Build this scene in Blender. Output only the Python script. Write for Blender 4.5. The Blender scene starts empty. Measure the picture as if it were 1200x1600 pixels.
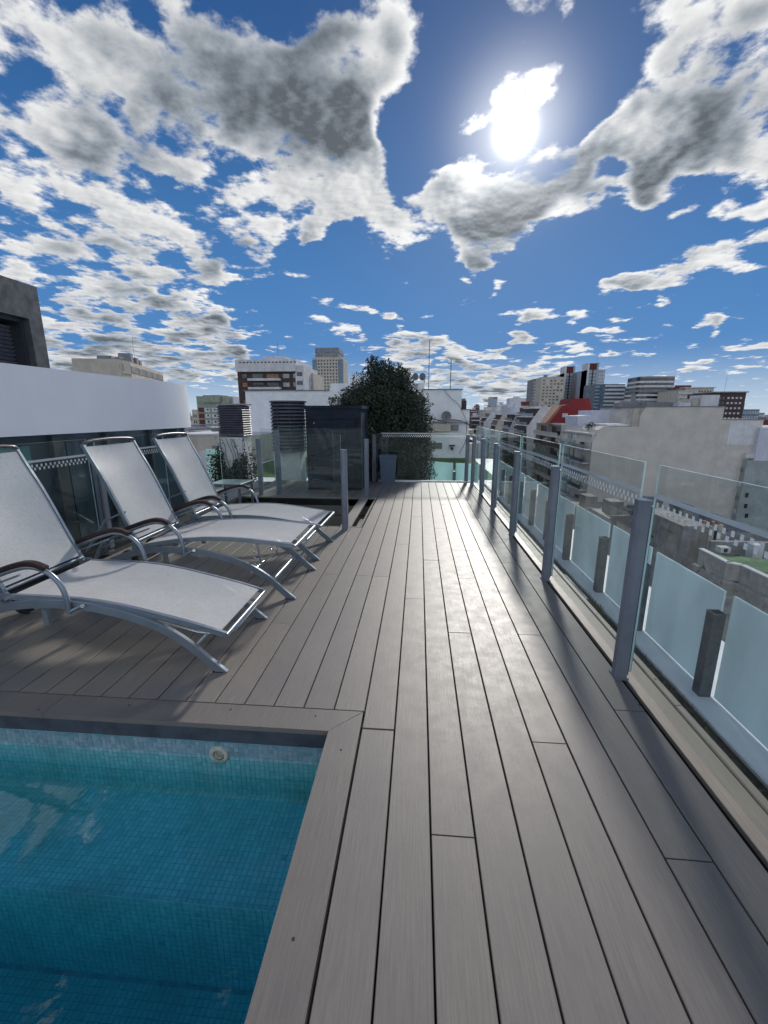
import bpy, bmesh, math, random
from mathutils import Vector, Matrix
random.seed(7)
R=math.radians
scn=bpy.context.scene
# ---------------------------------------------------------------- camera, sky, sun, exposure
CAM_H=1.5; CAM_F=660.0; PITCH=math.atan(153/CAM_F); YAW=math.atan(55/(CAM_F*math.cos(PITCH)+153*math.sin(PITCH)))
cam=bpy.data.cameras.new('camera'); cam_o=bpy.data.objects.new('camera',cam); scn.collection.objects.link(cam_o)
cam.sensor_fit='HORIZONTAL'; cam.sensor_width=36; cam.lens=36*CAM_F/1200; cam.clip_start=.05; cam.clip_end=9000
cam_o.location=(0,0,CAM_H); cam_o.rotation_euler=(math.pi/2-PITCH,0,YAW)
scn.camera=cam_o
scn.render.resolution_x=768; scn.render.resolution_y=1024
SUN_EL=R(28.2); SUN_AZ=R(10.1)     # azimuth from +Y towards +X
SUND=Vector((math.sin(SUN_AZ)*math.cos(SUN_EL),math.cos(SUN_AZ)*math.cos(SUN_EL),math.sin(SUN_EL)))
sun=bpy.data.lights.new('sun','SUN'); sun.energy=2.0; sun.angle=R(4.0); sun.color=(1,.95,.88)
so=bpy.data.objects.new('sun',sun); scn.collection.objects.link(so); so.rotation_euler=SUND.to_track_quat('Z','Y').to_euler()
scn.view_settings.view_transform='Standard'; scn.view_settings.look='None'; scn.view_settings.gamma=1
scn.view_settings.exposure=0.58; scn.view_settings.use_curve_mapping=False
scn.cycles.max_bounces=6; scn.cycles.transparent_max_bounces=18

# survey helpers: bearings taken on the spot turned into ground / wall points
_fw=Vector((-math.sin(YAW)*math.cos(PITCH),math.cos(YAW)*math.cos(PITCH),-math.sin(PITCH)))
_rt=Vector((math.cos(YAW),math.sin(YAW),0)); _up=_rt.cross(_fw); _C=Vector((0,0,CAM_H))
def ray(x,y): return _fw*CAM_F+_rt*(x-600)-_up*(y-800)
def atY(x,y,Y): d=ray(x,y); return _C+d*(Y/d.y)
def atX(x,y,X): d=ray(x,y); return _C+d*(X/d.x)
def atZ(x,y,Z): d=ray(x,y); return _C+d*((Z-CAM_H)/d.z)

# ---- node helper
class N:
    def __init__(s,nt): s.nt=nt; s.n=nt.nodes; s.l=nt.links
    def add(s,t,**k):
        n=s.n.new(t)
        ins=k.pop('ins',{})
        for a,b in k.items(): setattr(n,a,b)
        for a,b in ins.items():
            if hasattr(b,'is_linked') or isinstance(b,bpy.types.NodeSocket): s.l.new(b,n.inputs[a])
            else: n.inputs[a].default_value=b
        return n
    def m(s,op,a,b=None,c=None,clamp=False):
        n=s.n.new('ShaderNodeMath'); n.operation=op; n.use_clamp=clamp
        for i,v in enumerate((a,b,c)):
            if v is None: continue
            if isinstance(v,bpy.types.NodeSocket): s.l.new(v,n.inputs[i])
            else: n.inputs[i].default_value=v
        return n.outputs[0]
    def v(s,op,a,b=None,sc=None):
        n=s.n.new('ShaderNodeVectorMath'); n.operation=op
        for i,v in enumerate((a,b)):
            if v is None: continue
            if isinstance(v,bpy.types.NodeSocket): s.l.new(v,n.inputs[i])
            else: n.inputs[i].default_value=v
        if sc is not None:
            if isinstance(sc,bpy.types.NodeSocket): s.l.new(sc,n.inputs['Scale'])
            else: n.inputs['Scale'].default_value=sc
        return n.outputs['Value'] if op in('DOT_PRODUCT','LENGTH','DISTANCE') else n.outputs[0]
    def rng(s,x,a,b,c=0.,d=1.,smooth=True):
        n=s.n.new('ShaderNodeMapRange'); n.interpolation_type='SMOOTHSTEP' if smooth else 'LINEAR'
        s.l.new(x,n.inputs['Value'])
        for k,v in (('From Min',a),('From Max',b),('To Min',c),('To Max',d)):
            if isinstance(v,bpy.types.NodeSocket): s.l.new(v,n.inputs[k])
            else: n.inputs[k].default_value=v
        return n.outputs[0]
    def mix(s,f,a,b,bt='MIX'):
        n=s.n.new('ShaderNodeMix'); n.data_type='RGBA'; n.blend_type=bt; n.clamp_factor=True
        for i,v in ((0,f),(6,a),(7,b)):
            if isinstance(v,bpy.types.NodeSocket): s.l.new(v,n.inputs[i])
            else: n.inputs[i].default_value=v if i==0 else ((*v,1) if len(v)==3 else v)
        return n.outputs[2]
    def noise(s,vec,scale,detail=4,rough=.5,dist=0.):
        n=s.n.new('ShaderNodeTexNoise'); n.inputs['Scale'].default_value=scale; n.inputs['Detail'].default_value=detail
        n.inputs['Roughness'].default_value=rough; n.inputs['Distortion'].default_value=dist
        if vec is not None: s.l.new(vec,n.inputs['Vector'])
        return n.outputs['Fac']

# ---- world: physical sky with broken cumulus
w=bpy.data.worlds.new('World'); scn.world=w; w.use_nodes=True
g=N(w.node_tree); g.n.clear()
sky=g.add('ShaderNodeTexSky',sky_type='NISHITA',sun_disc=False,sun_elevation=SUN_EL,sun_rotation=SUN_AZ,altitude=50,air_density=1.0,dust_density=.35,ozone_density=2.2)
geo=g.add('ShaderNodeTexCoord'); D=g.v('NORMALIZE',geo.outputs['Generated'])
sep=g.add('ShaderNodeSeparateXYZ',ins={0:D}); dx,dy,dz=sep.outputs
zz=g.m('ADD',g.m('MAXIMUM',dz,0.0),.10)
plane=g.add('ShaderNodeCombineXYZ',ins={0:g.m('DIVIDE',dx,zz),1:g.m('DIVIDE',dy,zz),2:3.3}).outputs[0]
yy=g.m('MAXIMUM',dy,.05)
front=g.rng(dy,.05,.25)
uv=g.add('ShaderNodeCombineXYZ',ins={0:g.m('DIVIDE',dx,yy),1:g.m('DIVIDE',dz,yy),2:0.}).outputs[0]
# wobble the cloud-bank outlines
def warp(vec,sc,amt):
    nn=g.add('ShaderNodeTexNoise',noise_dimensions='2D',ins={'Scale':sc,'Detail':2.0,'Vector':vec})
    return g.v('ADD',vec,g.v('SCALE',g.v('SUBTRACT',nn.outputs['Color'],(.5,.5,.5)),None,amt))
uvw=warp(uv,5.0,.22)
banks=[ # where the banks of cloud stood: centre, half-sizes, tilt, weight
 (400,110,250,170,25,.66),(520,265,130,75,22,.56),(130,300,300,120,34,.46),(365,400,90,55,5,.46),(90,470,220,95,12,.50),
 (60,60,210,110,35,.44),(240,220,180,110,30,.34),(560,60,110,80,0,.34),(140,550,190,32,0,.44),
 (1110,120,150,70,-35,.56),(1190,190,120,66,-20,.48),(1040,30,160,60,0,.34),(870,275,230,62,-14,.62),(960,235,110,46,-10,.42),
 (740,350,115,70,-20,.54),(725,405,60,20,0,.36),(810,25,60,42,-30,.56),(780,132,42,34,0,.41),(850,138,26,48,35,.44),
 (1110,420,150,30,-22,.60),(1030,460,66,20,0,.50),(1065,312,66,20,-15,.50),(1165,318,60,28,-25,.50),
 (790,523,95,12,-3,.55),(640,542,120,20,2,.52),(620,487,24,8,0,.5),(800,575,140,20,-4,.50),(1140,537,100,10,-6,.52),(690,562,80,14,0,.46),
 (1020,590,260,15,-3,.42),(740,605,150,16,0,.46),(310,590,110,32,0,.46),(300,503,56,18,18,.5),(350,548,32,14,0,.5),(500,338,44,20,-35,.5),(600,292,75,42,8,.5),(570,215,60,50,30,.35),(700,437,22,7,0,.42),(760,442,14,6,0,.4),(560,500,60,9,-8,.36),(930,548,60,7,0,.4),(150,610,400,22,0,.30),
 (675,160,50,150,-8,-.40),(800,450,200,50,0,-.15),(930,110,60,70,20,-.3),(640,400,40,60,0,-.2),(450,450,130,55,-10,-.25),(1000,370,130,45,-10,-.3),(330,270,25,40,20,-.22),(165,175,30,65,-35,-.22),(60,120,30,60,-20,-.2),(1150,500,90,20,0,-.15),
]
bias=None
for cx,cy_,rx,ry,tilt,wt in banks:
    if wt==0: continue
    d=ray(cx,cy_); c=(d.x/d.y,d.z/d.y)
    ex=ray(cx+rx,cy_); ey=ray(cx,cy_-ry)
    sx=abs(ex.x/ex.y-c[0]); sy=abs(ey.z/ey.y-c[1])
    t=g.v('SUBTRACT',uvw,(c[0],c[1],0))
    mp=g.add('ShaderNodeMapping',vector_type='TEXTURE',ins={'Vector':t,'Rotation':(0,0,-R(tilt)),'Scale':(sx,sy,1)})
    L=g.v('LENGTH',mp.outputs[0])
    e=g.rng(L,.0,1.75,wt,0.)
    bias=e if bias is None else g.m('ADD',bias,e)
def cloud_group(DET):
  ng=bpy.data.node_groups.new('cloud_field','ShaderNodeTree')
  ng.interface.new_socket('Vector',in_out='INPUT',socket_type='NodeSocketVector'); ng.interface.new_socket('Field',in_out='OUTPUT',socket_type='NodeSocketFloat')
  q=N(ng); gi=ng.nodes.new('NodeGroupInput'); go=ng.nodes.new('NodeGroupOutput')
  f=q.add('ShaderNodeTexNoise',noise_dimensions='2D',ins={'Scale':3.9,'Detail':DET,'Roughness':.58,'Distortion':.0,'Vector':gi.outputs[0]}).outputs['Fac']
  ng.links.new(f,go.inputs[0])
  return ng
def field(vec,grp):
    n=g.n.new('ShaderNodeGroup'); n.node_tree=grp; g.l.new(vec,n.inputs[0]); return n.outputs[0]
G8=cloud_group(7.0)
F0=field(plane,G8)
sp=(SUND.x/(SUND.z+.1),SUND.y/(SUND.z+.1),3.3)
tos=g.v('NORMALIZE',g.v('SUBTRACT',sp,plane))
F1=field(g.v('ADD',plane,g.v('SCALE',tos,None,.022)),cloud_group(5.0))
bias_front=g.m('ADD',g.m('MULTIPLY',bias,front),g.m('MULTIPLY',g.m('SUBTRACT',1.,front),.30))  # cloud cover out of view raised to help light the shaded walls
dens=g.m('SUBTRACT',g.m('ADD',g.m('MULTIPLY',g.m('SUBTRACT',F0,.5),2.75),g.m('MULTIPLY',bias_front,1.15)),.42)
alpha=g.m('POWER',g.rng(dens,-.10,.26),1.15)
sd=g.v('DOT_PRODUCT',D,tuple(SUND)); sd0=g.m('MAXIMUM',sd,0.)
near=g.m('POWER',sd0,7.)             # forward scattering round the sun
glow=g.m('POWER',sd0,160.)
core=g.m('POWER',sd0,1400.)
denss=g.m('SUBTRACT',g.m('ADD',g.m('MULTIPLY',g.m('SUBTRACT',F0,.5),1.25),g.m('MULTIPLY',bias_front,1.15)),.42)
thick=g.rng(denss,-.04,.50)
relief=g.m('MULTIPLY',g.m('SUBTRACT',F0,F1),1.6)
lowf=g.rng(g.add('ShaderNodeTexNoise',noise_dimensions='2D',ins={'Scale':1.9,'Detail':4.,'Roughness':.55,'Vector':g.v('ADD',plane,(7.3,2.1,0))}).outputs['Fac'],.36,.64)
edge=g.m('SUBTRACT',g.m('SUBTRACT',g.m('ADD',1.10,relief),g.m('MULTIPLY',thick,.30)),g.m('MULTIPLY',g.m('MULTIPLY',g.m('ADD',thick,.08),lowf),.56))
edge=g.m('ADD',edge,g.m('MULTIPLY',near,.10))
lum=g.m('MAXIMUM',g.m('MINIMUM',edge,1.2),.20)
tone=g.mix(g.rng(lum,.25,1.05),(.74,.86,1.0),(.99,.995,1.0))
rear_fill=g.rng(sd,.45,-.35)     # unseen face-on clouds behind the camera, brightened to fill shaded walls
ccol=g.v('SCALE',tone,None,g.m('MULTIPLY',lum,g.m('ADD',g.m('ADD',.53,g.m('MULTIPLY',rear_fill,1.05)),g.m('MULTIPLY',glow,.28))))
SKYK=.042
sv=sky.outputs[0]
sl=g.v('DOT_PRODUCT',sv,(.2,.6,.2))
skyc=g.v('SCALE',sv,None,g.m('DIVIDE',SKYK,g.m('ADD',.55,g.m('MULTIPLY',sl,.085))))
hs=g.add('ShaderNodeHueSaturation',ins={'Color':skyc,'Saturation':1.35,'Value':1.0}).outputs[0]
blue=g.mix(g.rng(dz,.05,.75),(.052,.165,.385),(.011,.048,.155))
hs=g.mix(.86,hs,blue)
# low haze band of pale cream
hz=g.rng(dz,-.03,.14,.85,.0)
base=g.mix(hz,hs,(.42,.50,.55))
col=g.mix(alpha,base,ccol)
gl=g.m('ADD',g.m('MULTIPLY',g.m('POWER',sd0,320.),.5),g.m('MULTIPLY',g.m('POWER',sd0,5000.),7.))
gl=g.m('ADD',gl,g.m('MULTIPLY',g.m('POWER',sd0,45.),.035))
col=g.v('ADD',col,g.v('SCALE',(1.,.97,.90),None,gl))
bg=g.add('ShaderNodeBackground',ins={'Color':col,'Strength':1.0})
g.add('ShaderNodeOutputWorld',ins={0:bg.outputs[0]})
w.cycles.sampling_method="MANUAL"; w.cycles.sample_map_resolution=256

# ================================================================ object helpers
col=scn.collection
def tag(o,label=None,cat=None,group=None,kind=None):
    if label: o['label']=label
    if cat: o['category']=cat
    if group: o['group']=group
    if kind: o['kind']=kind
    return o
def empty(name,loc=(0,0,0),rz=0,**k):
    o=bpy.data.objects.new(name,None); o.empty_display_size=.1; col.objects.link(o); o.location=loc; o.rotation_euler=(0,0,rz)
    return tag(o,**k)
def link(name,me,parent=None,loc=(0,0,0),rot=(0,0,0),sc=(1,1,1),**k):
    o=bpy.data.objects.new(name,me); col.objects.link(o); o.location=loc; o.rotation_euler=rot; o.scale=sc
    if parent: o.parent=parent
    return tag(o,**k)
class MB:
    def __init__(s): s.v=[]; s.f=[]; s.mi=[]; s.sm=[]
    def raw(s,vs,fs,mi=0,sm=False):
        b=len(s.v); s.v+= [tuple(v) for v in vs]; s.f+=[tuple(i+b for i in f) for f in fs]; s.mi+=[mi]*len(fs); s.sm+=[sm]*len(fs); return s
    def box(s,x0,x1,y0,y1,z0,z1,mi=0,M=None):
        vs=[(x,y,z) for x in(x0,x1) for y in(y0,y1) for z in(z0,z1)]
        if M is not None: vs=[M@Vector(v) for v in vs]
        return s.raw(vs,[(0,1,3,2),(4,6,7,5),(0,4,5,1),(2,3,7,6),(0,2,6,4),(1,5,7,3)],mi)
    def cbox(s,x0,x1,y0,y1,z0,z1,c=.004,mi=0,M=None):   # chamfered top/sides box, 12+ faces
        def ringz(z,i): return [(x0+i,y0+i,z),(x1-i,y0+i,z),(x1-i,y1-i,z),(x0+i,y1-i,z)]
        vs=ringz(z0,c)+ringz(z0+c,0)+ringz(z1-c,0)+ringz(z1,c)
        if M is not None: vs=[M@Vector(v) for v in vs]
        fs=[(3,2,1,0),(12,13,14,15)]
        for k in range(3):
            for i in range(4):
                j=(i+1)%4; fs.append((k*4+i,k*4+j,k*4+4+j,k*4+4+i))
        return s.raw(vs,fs,mi)
    def prism(s,poly,axis,a0,a1,mi=0):      # polygon of 2D points extruded along axis ('x','y','z')
        n=len(poly)
        def P(u,v,w): return {'x':(w,u,v),'y':(u,w,v),'z':(u,v,w)}[axis]
        vs=[P(u,v,a0) for u,v in poly]+[P(u,v,a1) for u,v in poly]
        fs=[tuple(range(n))[::-1],tuple(range(n,2*n))]+[(i,(i+1)%n,(i+1)%n+n,i+n) for i in range(n)]
        return s.raw(vs,fs,mi)
    def tube(s,pts,r,seg=10,mi=0,cap=True):
        pts=[Vector(p) for p in pts]; n=len(pts); rings=[]; up=None
        for i,p in enumerate(pts):
            t=((pts[min(i+1,n-1)]-pts[i]).normalized()+(pts[i]-pts[max(i-1,0)]).normalized()).normalized()
            if up is None: up=t.orthogonal().normalized()
            up=(up-t*up.dot(t)).normalized(); b=t.cross(up)
            rr=r[i] if isinstance(r,(list,tuple)) else r
            rings.append([p+up*math.cos(a)*rr+b*math.sin(a)*rr for a in [2*math.pi*k/seg for k in range(seg)]])
        vs=[v for rg in rings for v in rg]; fs=[]
        for i in range(n-1):
            for k in range(seg): k2=(k+1)%seg; fs.append((i*seg+k,i*seg+k2,(i+1)*seg+k2,(i+1)*seg+k))
        s.raw(vs,fs,mi,True)
        if cap: s.raw(rings[0],[tuple(range(seg))[::-1]],mi); s.raw(rings[-1],[tuple(range(seg))],mi)
        return s
    def sweep(s,pts,hw,hh,y,mi=0,c=.15):     # rectangular bar following an X-Z polyline, centred on plane y
        n=len(pts); P=[Vector((p[0],p[1])) for p in pts]; vs=[]; fs=[]
        for i in range(n):
            t=((P[min(i+1,n-1)]-P[i]).normalized()+(P[i]-P[max(i-1,0)]).normalized()).normalized(); nn=Vector((-t.y,t.x))
            k=c*min(hw,hh)
            for a,b in ((-hw+k,-hh),(hw-k,-hh),(hw,-hh+k),(hw,hh-k),(hw-k,hh),(-hw+k,hh),(-hw,hh-k),(-hw,-hh+k)):
                q=P[i]+nn*b; vs.append((q.x,y+a,q.y))
        for i in range(n-1):
            for k in range(8): fs.append((i*8+k,i*8+(k+1)%8,(i+1)*8+(k+1)%8,(i+1)*8+k))
        fs+= [tuple(range(8))[::-1],tuple(range((n-1)*8,n*8))]
        return s.raw(vs,fs,mi)
    def mesh(s,name,mats,uv=False):
        me=bpy.data.meshes.new(name); me.from_pydata(s.v,[],s.f)
        for m in (mats if isinstance(mats,(list,tuple)) else [mats]): me.materials.append(m)
        me.polygons.foreach_set('material_index',s.mi); me.polygons.foreach_set('use_smooth',s.sm)
        me.update(); 
        bm=bmesh.new(); bm.from_mesh(me); bmesh.ops.recalc_face_normals(bm,faces=bm.faces); bm.to_mesh(me); bm.free()
        return me
    def obj(s,name,mats,parent=None,loc=(0,0,0),rot=(0,0,0),**k): return link(name,s.mesh(name,mats),parent,loc,rot,**k)
def smooth(pts,it=2):
    for _ in range(it):
        o=[pts[0]]
        for a,b in zip(pts[:-1],pts[1:]):
            o.append(tuple(.75*p+.25*q for p,q in zip(a,b))); o.append(tuple(.25*p+.75*q for p,q in zip(a,b)))
        o.append(pts[-1]); pts=o
    return pts
def children(o): return [c for c in bpy.data.objects if c.parent==o]
def copy_tree(o,parent=None):
    c=o.copy(); col.objects.link(c)
    if parent: c.parent=parent
    for ch in children(o): copy_tree(ch,c)
    return c

# ================================================================ materials
def mat(name,c,rough=.6,var=.15,scale=6.,bump=.05,bscale=60.,metal=0.,rnd=0.,spec=.5,c2=None,stretch=None,detail=5,streak=0.,dirt=0.,coat=0.):
    m=bpy.data.materials.new(name); m.use_nodes=True; g=N(m.node_tree); b=g.n['Principled BSDF']
    tc=g.add('ShaderNodeTexCoord').outputs['Object']
    gp=g.add('ShaderNodeNewGeometry').outputs['Position']
    p=gp
    if stretch: p=g.v('MULTIPLY',gp,stretch)
    n=g.noise(p,scale,detail,.6)
    c2=c2 or tuple(x*(1-var*1.6) for x in c)
    hi=tuple(min(1,x*(1+var*.9)) for x in c)
    cc=g.mix(g.rng(n,.3,.72),c2,hi)
    n3=g.noise(gp,scale*.23,3,.6)
    cc=g.mix(g.m('MULTIPLY',g.rng(n3,.42,.75),min(1.,var*1.3)),cc,tuple(x*.72 for x in c))
    if streak:
        sp=g.v('MULTIPLY',gp,(1.4,1.4,.09)); sn=g.noise(sp,1.6,6,.65)
        cc=g.mix(g.m('MULTIPLY',g.rng(sn,.48,.74),streak),cc,tuple(x*.35 for x in c))
    if rnd:
        oi=g.add('ShaderNodeObjectInfo').outputs['Random']
        cc=g.mix(1.,cc,g.add('ShaderNodeCombineColor',ins={0:g.m('ADD',1-rnd,g.m('MULTIPLY',oi,2*rnd)),1:g.m('ADD',1-rnd,g.m('MULTIPLY',oi,2*rnd)),2:g.m('ADD',1-rnd*.8,g.m('MULTIPLY',oi,1.7*rnd))}).outputs[0],'MULTIPLY')
    g.l.new(cc,b.inputs['Base Color'])
    rn=g.rng(g.noise(gp,scale*2.3,4,.6),.3,.7,rough*.85,min(1,rough*1.15)); g.l.new(rn,b.inputs['Roughness'])
    b.inputs['Metallic'].default_value=metal; b.inputs['Specular IOR Level'].default_value=spec
    if coat: b.inputs['Coat Weight'].default_value=coat
    if bump:
        bn=g.noise(g.v('MULTIPLY',gp,stretch) if stretch else gp,bscale,4,.6)
        bu=g.add('ShaderNodeBump',ins={'Height':bn,'Strength':bump,'Distance':.01}); g.l.new(bu.outputs[0],b.inputs['Normal'])
    return m
def schlick(g,f0=.04,normal=None):
    ge=g.add('ShaderNodeNewGeometry'); nn=normal if normal is not None else ge.outputs['Normal']
    c=g.m('ABSOLUTE',g.v('DOT_PRODUCT',nn,ge.outputs['Incoming']),clamp=False)
    return g.m('ADD',f0,g.m('MULTIPLY',1-f0,g.m('POWER',g.m('SUBTRACT',1.,g.m('MINIMUM',c,1.)),5.)),clamp=True)
def glass(name,tint,f0=.04,rough=.0,dirt=0.):
    m=bpy.data.materials.new(name); m.use_nodes=True; g=N(m.node_tree); g.n.clear()
    tr=g.add('ShaderNodeBsdfTransparent',ins={'Color':(*tint,1)}); gl=g.add('ShaderNodeBsdfGlossy',ins={'Roughness':rough,'Color':(.9,.97,.95,1)})
    mx=g.add('ShaderNodeMixShader',ins={0:g.m('MINIMUM',schlick(g,f0),.35),1:tr.outputs[0],2:gl.outputs[0]}); out=mx.outputs[0]
    if dirt:
        gp=g.add('ShaderNodeNewGeometry').outputs['Position']
        d=g.m('MULTIPLY',g.rng(g.noise(g.v('MULTIPLY',gp,(3,3,1.2)),2.5,6,.65),.35,.8),dirt)
        df=g.add('ShaderNodeBsdfDiffuse',ins={'Color':(.55,.62,.62,1)})
        out=g.add('ShaderNodeMixShader',ins={0:d,1:out,2:df.outputs[0]}).outputs[0]
    g.add('ShaderNodeOutputMaterial',ins={0:out}); return m
def frosted(name,c,t=.35):
    m=bpy.data.materials.new(name); m.use_nodes=True; g=N(m.node_tree); g.n.clear()
    gp=g.add('ShaderNodeNewGeometry').outputs['Position']
    cc=g.mix(g.rng(g.noise(g.v('MULTIPLY',gp,(1,1,.4)),3.,5,.6),.3,.75),c,tuple(x*.82 for x in c))
    cc=g.mix(g.rng(g.noise(gp,140.,3,.7),.62,.75,0,.12),cc,tuple(x*.55 for x in c))
    a=g.add('ShaderNodeBsdfDiffuse',ins={'Color':cc}); b=g.add('ShaderNodeBsdfTranslucent',ins={'Color':cc})
    s=g.add('ShaderNodeMixShader',ins={0:t,1:a.outputs[0],2:b.outputs[0]})
    gl=g.add('ShaderNodeBsdfGlossy',ins={'Roughness':.22}); s2=g.add('ShaderNodeMixShader',ins={0:schlick(g,.035),1:s.outputs[0],2:gl.outputs[0]})
    g.add('ShaderNodeOutputMaterial',ins={0:s2.outputs[0]}); return m

# composite deck boards: fine brushed grain along the board, scuffs, wear
def deck_mat(name,c,rnd=.10):
    m=bpy.data.materials.new(name); m.use_nodes=True; g=N(m.node_tree); b=g.n['Principled BSDF']
    gp=g.add('ShaderNodeNewGeometry').outputs['Position']; oi=g.add('ShaderNodeObjectInfo').outputs['Random']
    off=g.v('ADD',gp,g.v('SCALE',(13.,7.,0.),None,oi))
    grain=g.noise(g.v('MULTIPLY',off,(1,.035,1)),170.,5,.6)
    cloud=g.noise(off,2.2,5,.62); fine=g.noise(gp,420.,2,.6)
    blot=g.noise(gp,9.,6,.68)
    cc=g.mix(g.rng(grain,.3,.7),tuple(x*.86 for x in c),tuple(x*1.12 for x in c))
    cc=g.mix(g.m('MULTIPLY',g.rng(cloud,.35,.7),.5),cc,(c[0]*.80,c[1]*.80,c[2]*.86))
    cc=g.mix(g.rng(fine,.45,.75,0,.25),cc,tuple(x*.7 for x in c))
    scr=g.noise(g.v('MULTIPLY',off,(1,.12,1)),60.,3,.5,1.2)
    cc=g.mix(g.m('MULTIPLY',g.rng(scr,.66,.74),g.rng(blot,.45,.65,0,.35)),cc,tuple(x*1.7 for x in c))
    spots=g.noise(gp,26.,2,.5); cc=g.mix(g.rng(spots,.74,.80,0,.55),cc,tuple(x*.45 for x in c))
    cc=g.mix(1.,cc,g.add('ShaderNodeCombineColor',ins={0:g.m('ADD',1-rnd,g.m('MULTIPLY',oi,2*rnd)),1:g.m('ADD',1-rnd,g.m('MULTIPLY',oi,2*rnd)),2:g.m('ADD',1-rnd*.7,g.m('MULTIPLY',oi,1.5*rnd))}).outputs[0],'MULTIPLY')
    g.l.new(cc,b.inputs['Base Color'])
    g.l.new(g.m('ADD',g.rng(blot,.3,.72,.47,.54),g.m('MULTIPLY',g.m('SUBTRACT',grain,.5),.16)),b.inputs['Roughness'])
    b.inputs['Specular IOR Level'].default_value=.5
    h=g.m('ADD',g.m('MULTIPLY',grain,.8),g.m('MULTIPLY',g.noise(g.v('MULTIPLY',gp,(1,.3,1)),240.,3,.6),.5))
    bu=g.add('ShaderNodeBump',ins={'Height':h,'Strength':.22,'Distance':.003}); g.l.new(bu.outputs[0],b.inputs['Normal'])
    return m
def sling_mat():
    m=bpy.data.materials.new('sling_mesh_fabric'); m.use_nodes=True; g=N(m.node_tree); g.n.clear()
    tc=g.add('ShaderNodeTexCoord').outputs['Object']
    w1=g.noise(g.v('MULTIPLY',tc,(.05,1,.05)),420.,2,.5); w2=g.noise(g.v('MULTIPLY',tc,(1,.05,1)),420.,2,.5)
    base=g.mix(g.rng(g.noise(tc,4.5,5,.65),.32,.72),(.86,.845,.80),(.93,.915,.88))
    base=g.mix(g.rng(g.noise(tc,2.1,4,.6,1.5),.56,.78,0,.45),base,(.66,.655,.61))
    base=g.mix(g.rng(g.m('ADD',w1,w2),.8,1.2,0,.35),base,(.42,.43,.43))
    base=g.mix(g.rng(g.noise(tc,30.,2,.5),.76,.80,0,.6),base,(.2,.2,.2))
    df=g.add('ShaderNodeBsdfDiffuse',ins={'Color':base}); tl=g.add('ShaderNodeBsdfTranslucent',ins={'Color':g.mix(.3,base,(.6,.58,.52))})
    s=g.add('ShaderNodeMixShader',ins={0:.36,1:df.outputs[0],2:tl.outputs[0]})
    gl=g.add('ShaderNodeBsdfGlossy',ins={'Roughness':.42,'Color':(.8,.8,.82,1)}); s2=g.add('ShaderNodeMixShader',ins={0:.06,1:s.outputs[0],2:gl.outputs[0]})
    tr=g.add('ShaderNodeBsdfTransparent'); s3=g.add('ShaderNodeMixShader',ins={0:.13,1:s2.outputs[0],2:tr.outputs[0]})
    g.add('ShaderNodeOutputMaterial',ins={0:s3.outputs[0]}); return m
M={}
M['deck']=deck_mat('composite_deck',(.200,.179,.153))
M['deck_tan']=deck_mat('composite_edge_board',(.26,.225,.18),.03)
M['deck_dark']=deck_mat('composite_pool_border',(.178,.158,.137),.02)
M['gap']=mat('dark_subfloor',(.012,.012,.013),.9,bump=0)
M['alu']=mat('grey_painted_aluminium',(.27,.31,.345),.33,.06,9.,.03,200.,metal=.55,spec=.5)
M['alu_post']=mat('fence_post_paint',(.21,.235,.275),.42,.08,7.,.03,160.,metal=.25,streak=.12)
M['alu_slot']=mat('fence_channel_dark',(.05,.058,.07),.5,.1,7.,.03)
M['sling']=sling_mat()
M['brown']=mat('brown_armrest_plastic',(.040,.020,.017),.42,.2,30.,.05,90.,spec=.3)
M['black']=mat('black_rubber',(.02,.02,.021),.6)
M['chrome']=mat('bare_metal',(.62,.63,.64),.22,.05,metal=1.)
M['glass']=glass('clear_glass',(.95,.975,.968),.032,0.,.006)
M['glass_edge']=mat('glass_cut_edge',(.55,.75,.70),.25,.05,bump=0,spec=.8)
M['strip']=frosted('frosted_strip_film',(.78,.84,.86),.45)
M['check']=frosted('white_checker_film',(.95,.96,.96),.45)
M['frost']=frosted('frosted_blue_glass',(.86,.98,.99),.5)
M['frost_l']=frosted('pale_frosted_glass',(.68,.90,.87),.5)
M['white']=mat('white_render_paint',(.80,.80,.80),.7,.05,3.,.12,45.,streak=.10)
M['white_clean']=mat('smooth_white_band',(.78,.79,.81),.6,.03,1.2,.04,60.,streak=.04)
M['parapet']=mat('parapet_paint',(.86,.87,.86),.55,.05,4.,.2,35.,streak=.06)
M['darkgrey']=mat('dark_grey_render',(.095,.105,.115),.8,.25,3.,.25,30.,streak=.2)
M['slat']=mat('dark_louvre_slat',(.085,.088,.115),.5,.15,8.)
M['slat_l']=mat('light_louvre_edge',(.32,.33,.37),.5,.1,8.)
M['navy']=mat('navy_steel_cladding',(.014,.022,.036),.6,.15,3.,.02,spec=.22)
M['bin']=mat('blue_grey_bin_plastic',(.085,.12,.17),.4,.06,12.,.03)
M['soil']=mat('planter_soil',(.035,.027,.02),.95,.5,25.,.9,60.)
M['turf']=mat('green_turf',(.085,.17,.035),.95,.25,14.,.8,300.)
M['grass']=mat('dry_grass_blade',(.13,.15,.06),.8,.5,14.,0)
M['leaf']=mat('dark_evergreen_leaf',(.020,.036,.017),.5,.45,3.,0,c2=(.014,.024,.013),spec=.45)
M['leaf2']=mat('olive_leaf',(.055,.062,.024),.5,.4,3.,0)
M['ivy']=mat('ivy_leaf',(.020,.042,.018),.55,.5,8.,0)
M['bark']=mat('bark',(.07,.055,.04),.9,.4,12.,.6,40.)
M['tileterr']=mat('beige_terrace_floor',(.42,.38,.31),.8,.15,5.,.1)
M['red']=mat('red_mansard_paint',(.24,.022,.022),.75,.12,2.,.05,streak=.12)
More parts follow.
